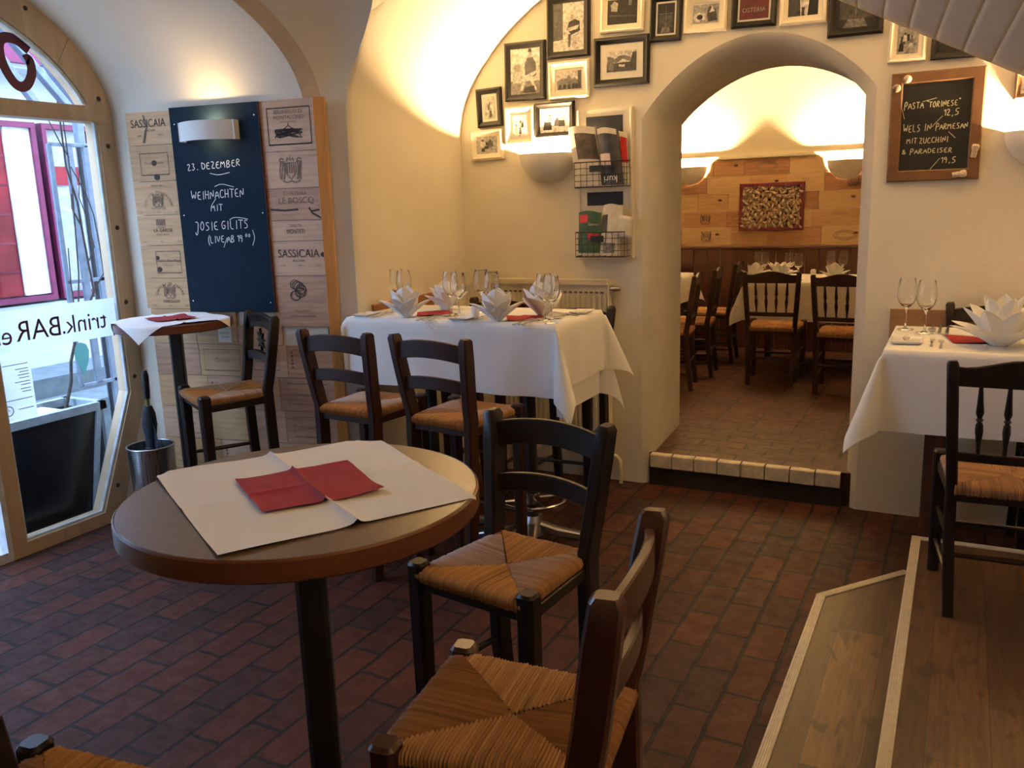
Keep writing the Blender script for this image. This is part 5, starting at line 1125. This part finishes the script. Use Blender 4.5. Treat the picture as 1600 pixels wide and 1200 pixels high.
b = MB(); b.box(-.38, .32, .14, .15, -.02, .62); b.box(.29, .31, -.15, .15, -.02, .62); b.box(-.38, -.36, -.15, .15, -.02, .62); b.build('side_panels', GALV, pl, 0)
b = MB(); b.box(-.38, .32, -.17, -.13, .60, .645); b.box(-.38, .32, .13, .17, .60, .645); b.box(.28, .32, -.17, .17, .60, .645); b.box(-.38, -.34, -.17, .17, .60, .645); b.bar([(.275, -.155, .60), (.165, -.155, -.02)], .03, .02, (1, 0, 0), .1); b.build('rim', plain('pale_metal_rim', (.34, .42, .46), .5), pl, 0)
b = MB(); b.box(-.33, .13, -.12, .13, .600, .625); b.build('lid_board', plain('pale_board', (.62, .52, .40), .6), pl, 0)
b = MB(); b.box(.13, .28, -.13, .13, .50, .54); b.build('soil', plain('dark_soil', (.02, .016, .013), .9), pl, 0)
b = MB(); b.bar([(-5.0, 3.02, 3.10), (-5.0, 3.735, 2.30)], .055, .04, (1, 0, 0), .1); b.bar([(-5.05, 3.30, 3.10), (-5.05, 3.80, 2.34)], .07, .04, (1, 0, 0), .1); b.bar([(-5.0, 3.20, 2.72), (-5.0, 3.53, 2.28)], .05, .04, (1, 0, 0), .1); b.bar([(-5.03, 2.9, 3.02), (-5.03, 3.9, 2.95)], .05, .05, (1, 0, 0), .1); b.bar([(-5.03, 3.77, -.02), (-5.03, 3.77, 2.36)], .05, .05, (1, 0, 0), .1)
o = b.build('awning_frame', GALV, None); tag(o, 'slanting grey metal awning bars outside, seen through the arched top light', 'awning frame')

# ================================================================ inner room furnishing
ic = thing('crate_cladding', 'wall cladding of warm wine crate lids on the far wall of the inner room', 'wall cladding', (-3.0, YI - .001, 0))
zz = [1.20, 1.375, 1.535, 1.70, 1.865, 2.02]; ri = random.Random(4); n_ = 0
for z0, z1 in zip(zz[:-1], zz[1:]):
    x = -.55 + ri.uniform(0, .2)
    while x < 3.7:
        w = ri.choice((.34, .42, .50, .3)); b = MB(); b.box(x, x + w - .003, -.012, 0, z0, z1 - .003); o = b.build('crate_lid', CRATES_IN[n_ % 4] if ri.random() < .8 else CRATES_IN[3], ic, 0); xm, zm = x + w / 2, (z0 + z1) / 2
        if n_ % 3 == 1: text('stamp', ('CELLERUTA', 'CHATEAU', 'VEGA', 'TENUTA', 'CLOS')[n_ % 5], .034, STAMP_L, o, xm, zm + .03, .0135, sx=.9)
        if n_ % 4 == 2: marks(o, [ring(xm, zm, .10, .045), ring(xm, zm, .08, .03)], .006, STAMP_L)
        if n_ % 5 == 3: crest(o, xm, zm, .08, STAMP, n_)
        if n_ % 3 == 0:
            kb = MB(); kb.sphere((x + w * .72, -.0122, zm + .02), .014, 10, 6, (1.5, .06, .8)); kb.build('knot', KNOT, o)
        x += w; n_ += 1
b = MB(); b.box(-.6, 3.95, -.03, 0, 2.025, 2.05); b.build('top_ledge', PLASTER_IN, ic, 0)
ck = thing('cork_picture', 'dark red framed picture filled with wine corks in the inner room', 'picture', (-1.645 - .0, YI - .014, 1.565))
b = MB(); W_, H_ = .300, .225
b.loft([[(-W_ + i, -d, -H_ + i), (W_ - i, -d, -H_ + i), (W_ - i, -d, H_ - i), (-W_ + i, -d, H_ - i)] for i, d in ((0, 0), (0, .035), (.005, .04), (.034, .04), (.036, .012))], cap=False); b.build('frame', plain('wine_red_frame', (.12, .010, .022), .45), ck, 25)
b = MB(); b.box(-W_ + .03, W_ - .03, -.012, -.004, -H_ + .03, H_ - .03); b.build('backing', plain('cork_shadow_board', (.10, .07, .05), .8), ck, 0)
cm = MB(); cm.lathe([(0, -.022), (.0105, -.022), (.0115, -.020), (.0115, .020), (.0105, .022), (0, .022)], 10); c00 = cm.build('cork', plain('aged_cork', (.40, .30, .22), .8, var=.3, nscale=40), ck); c00['kind_note'] = 0; del c00['kind_note']
CORK_M = [CORK_L, CORK]; first = True; bulk = MB(); cnt = 0
for iy in range(15):
    for ix in range(22):
        x = -.262 + ix * .0250 + ri.uniform(-.012, .012); z = -.184 + iy * .0264 + ri.uniform(-.012, .012); a = ri.uniform(0, PI); tl = ri.uniform(-.5, .5)
        if (ix + iy * 7) % 3 == 0 and cnt < 100:
            o = c00 if first else c00.copy()
            if not first: COL.objects.link(o); o.parent = ck
            first = False; cnt += 1; o.location = (x, -.030 - ri.uniform(0, .006), z); o.rotation_euler = (tl, a, 0)
        else:
            R3 = Matrix.Rotation(a, 3, 'Y') @ Matrix.Rotation(tl, 3, 'X'); y = -.022 - ri.uniform(0, .006)
            bulk.add([tuple(R3 @ V(v.co) + V((x, y, z))) for v in c00.data.vertices], [tuple(p.vertices) for p in c00.data.polygons])
o = bulk.build('corks', CORK, ck); o['kind'] = 'stuff'

def in_table(label, x0, x1, y0, y1, z=.955):
    t = thing('dining_table', label, 'table', ((x0 + x1) / 2, (y0 + y1) / 2, .187)); w, d = (x1 - x0) / 2, (y1 - y0) / 2; h = z - .187
    b = MB(); b.box(-w, w, -d, d, h - .035, h - .004); b.build('tabletop', WOOD_BROWN, t, 0)
    for sx in (-1, 1):
        for sy in (-1, 1): b = MB(); b.bar([(sx * (w - .06), sy * (d - .06), 0), (sx * (w - .06), sy * (d - .06), h - .035)], .06, .06, (1, 0, 0), .1); b.build('leg', WOOD_BROWN, t)
in_table('cloth covered table facing the arch in the inner room', -1.62, -.30, 7.42, 8.22); in_table('cloth covered table along the left side of the inner room', -3.2, -2.33, 6.3, 8.3)
o = drape(-1.63, -.28, 7.40, 8.24, .955, .22, .22, .32, .2, 31, amp=.012, k=.4, step=.03); tag(o, 'white cloth over the inner table facing the arch', 'tablecloth')
o = drape(-3.22, -2.32, 6.3, 8.3, .955, .2, .25, .25, .2, 32, amp=.012, k=.4, step=.03); tag(o, 'white cloth over the left inner table', 'tablecloth')
FANP = [(a, 60, .15, .042) for a in range(0, 360, 30)] + [(a, 30, .16, .042) for a in range(15, 375, 36)]
petal_napkin('fan folded napkin in the middle of the table seen through the arch', -1.40, 7.80, .957, FANP, 0, 'napkins in the inner room', .05)
petal_napkin('folded napkin left of the fan napkin on the table seen through the arch', -1.58, 7.62, .957, LILY, 20, 'napkins in the inner room')
petal_napkin('folded napkin at the right jamb of the arch on the table seen through it', -.93, 7.62, .957, LILY, 20, 'napkins in the inner room')
petal_napkin('fan folded napkin on the left inner table', -2.50, 7.55, .957, FANP, 0, 'napkins in the inner room', .05)
for x, y, lb in ((-1.62, 7.92, 'leftmost wine glass on the table seen through the arch'), (-1.55, 7.86, 'second wine glass from the left on the table seen through the arch'), (-1.30, 7.62, 'left glass of the middle pair on the table seen through the arch'), (-1.22, 7.60, 'right glass of the middle pair on the table seen through the arch'), (-1.00, 7.92, 'left glass of the pair by the right jamb of the arch'), (-.90, 7.90, 'right glass of the pair by the right jamb of the arch')):
    g = g0.copy(); COL.objects.link(g); g.location = (x, y, .957); g.scale = (1.12, 1.12, 1.08); tag(g, lb, 'glass', 'wine glasses in the inner room')
candle('pink pillar candle on the table seen through the arch', -1.13, 7.82, .957, .024, .075)
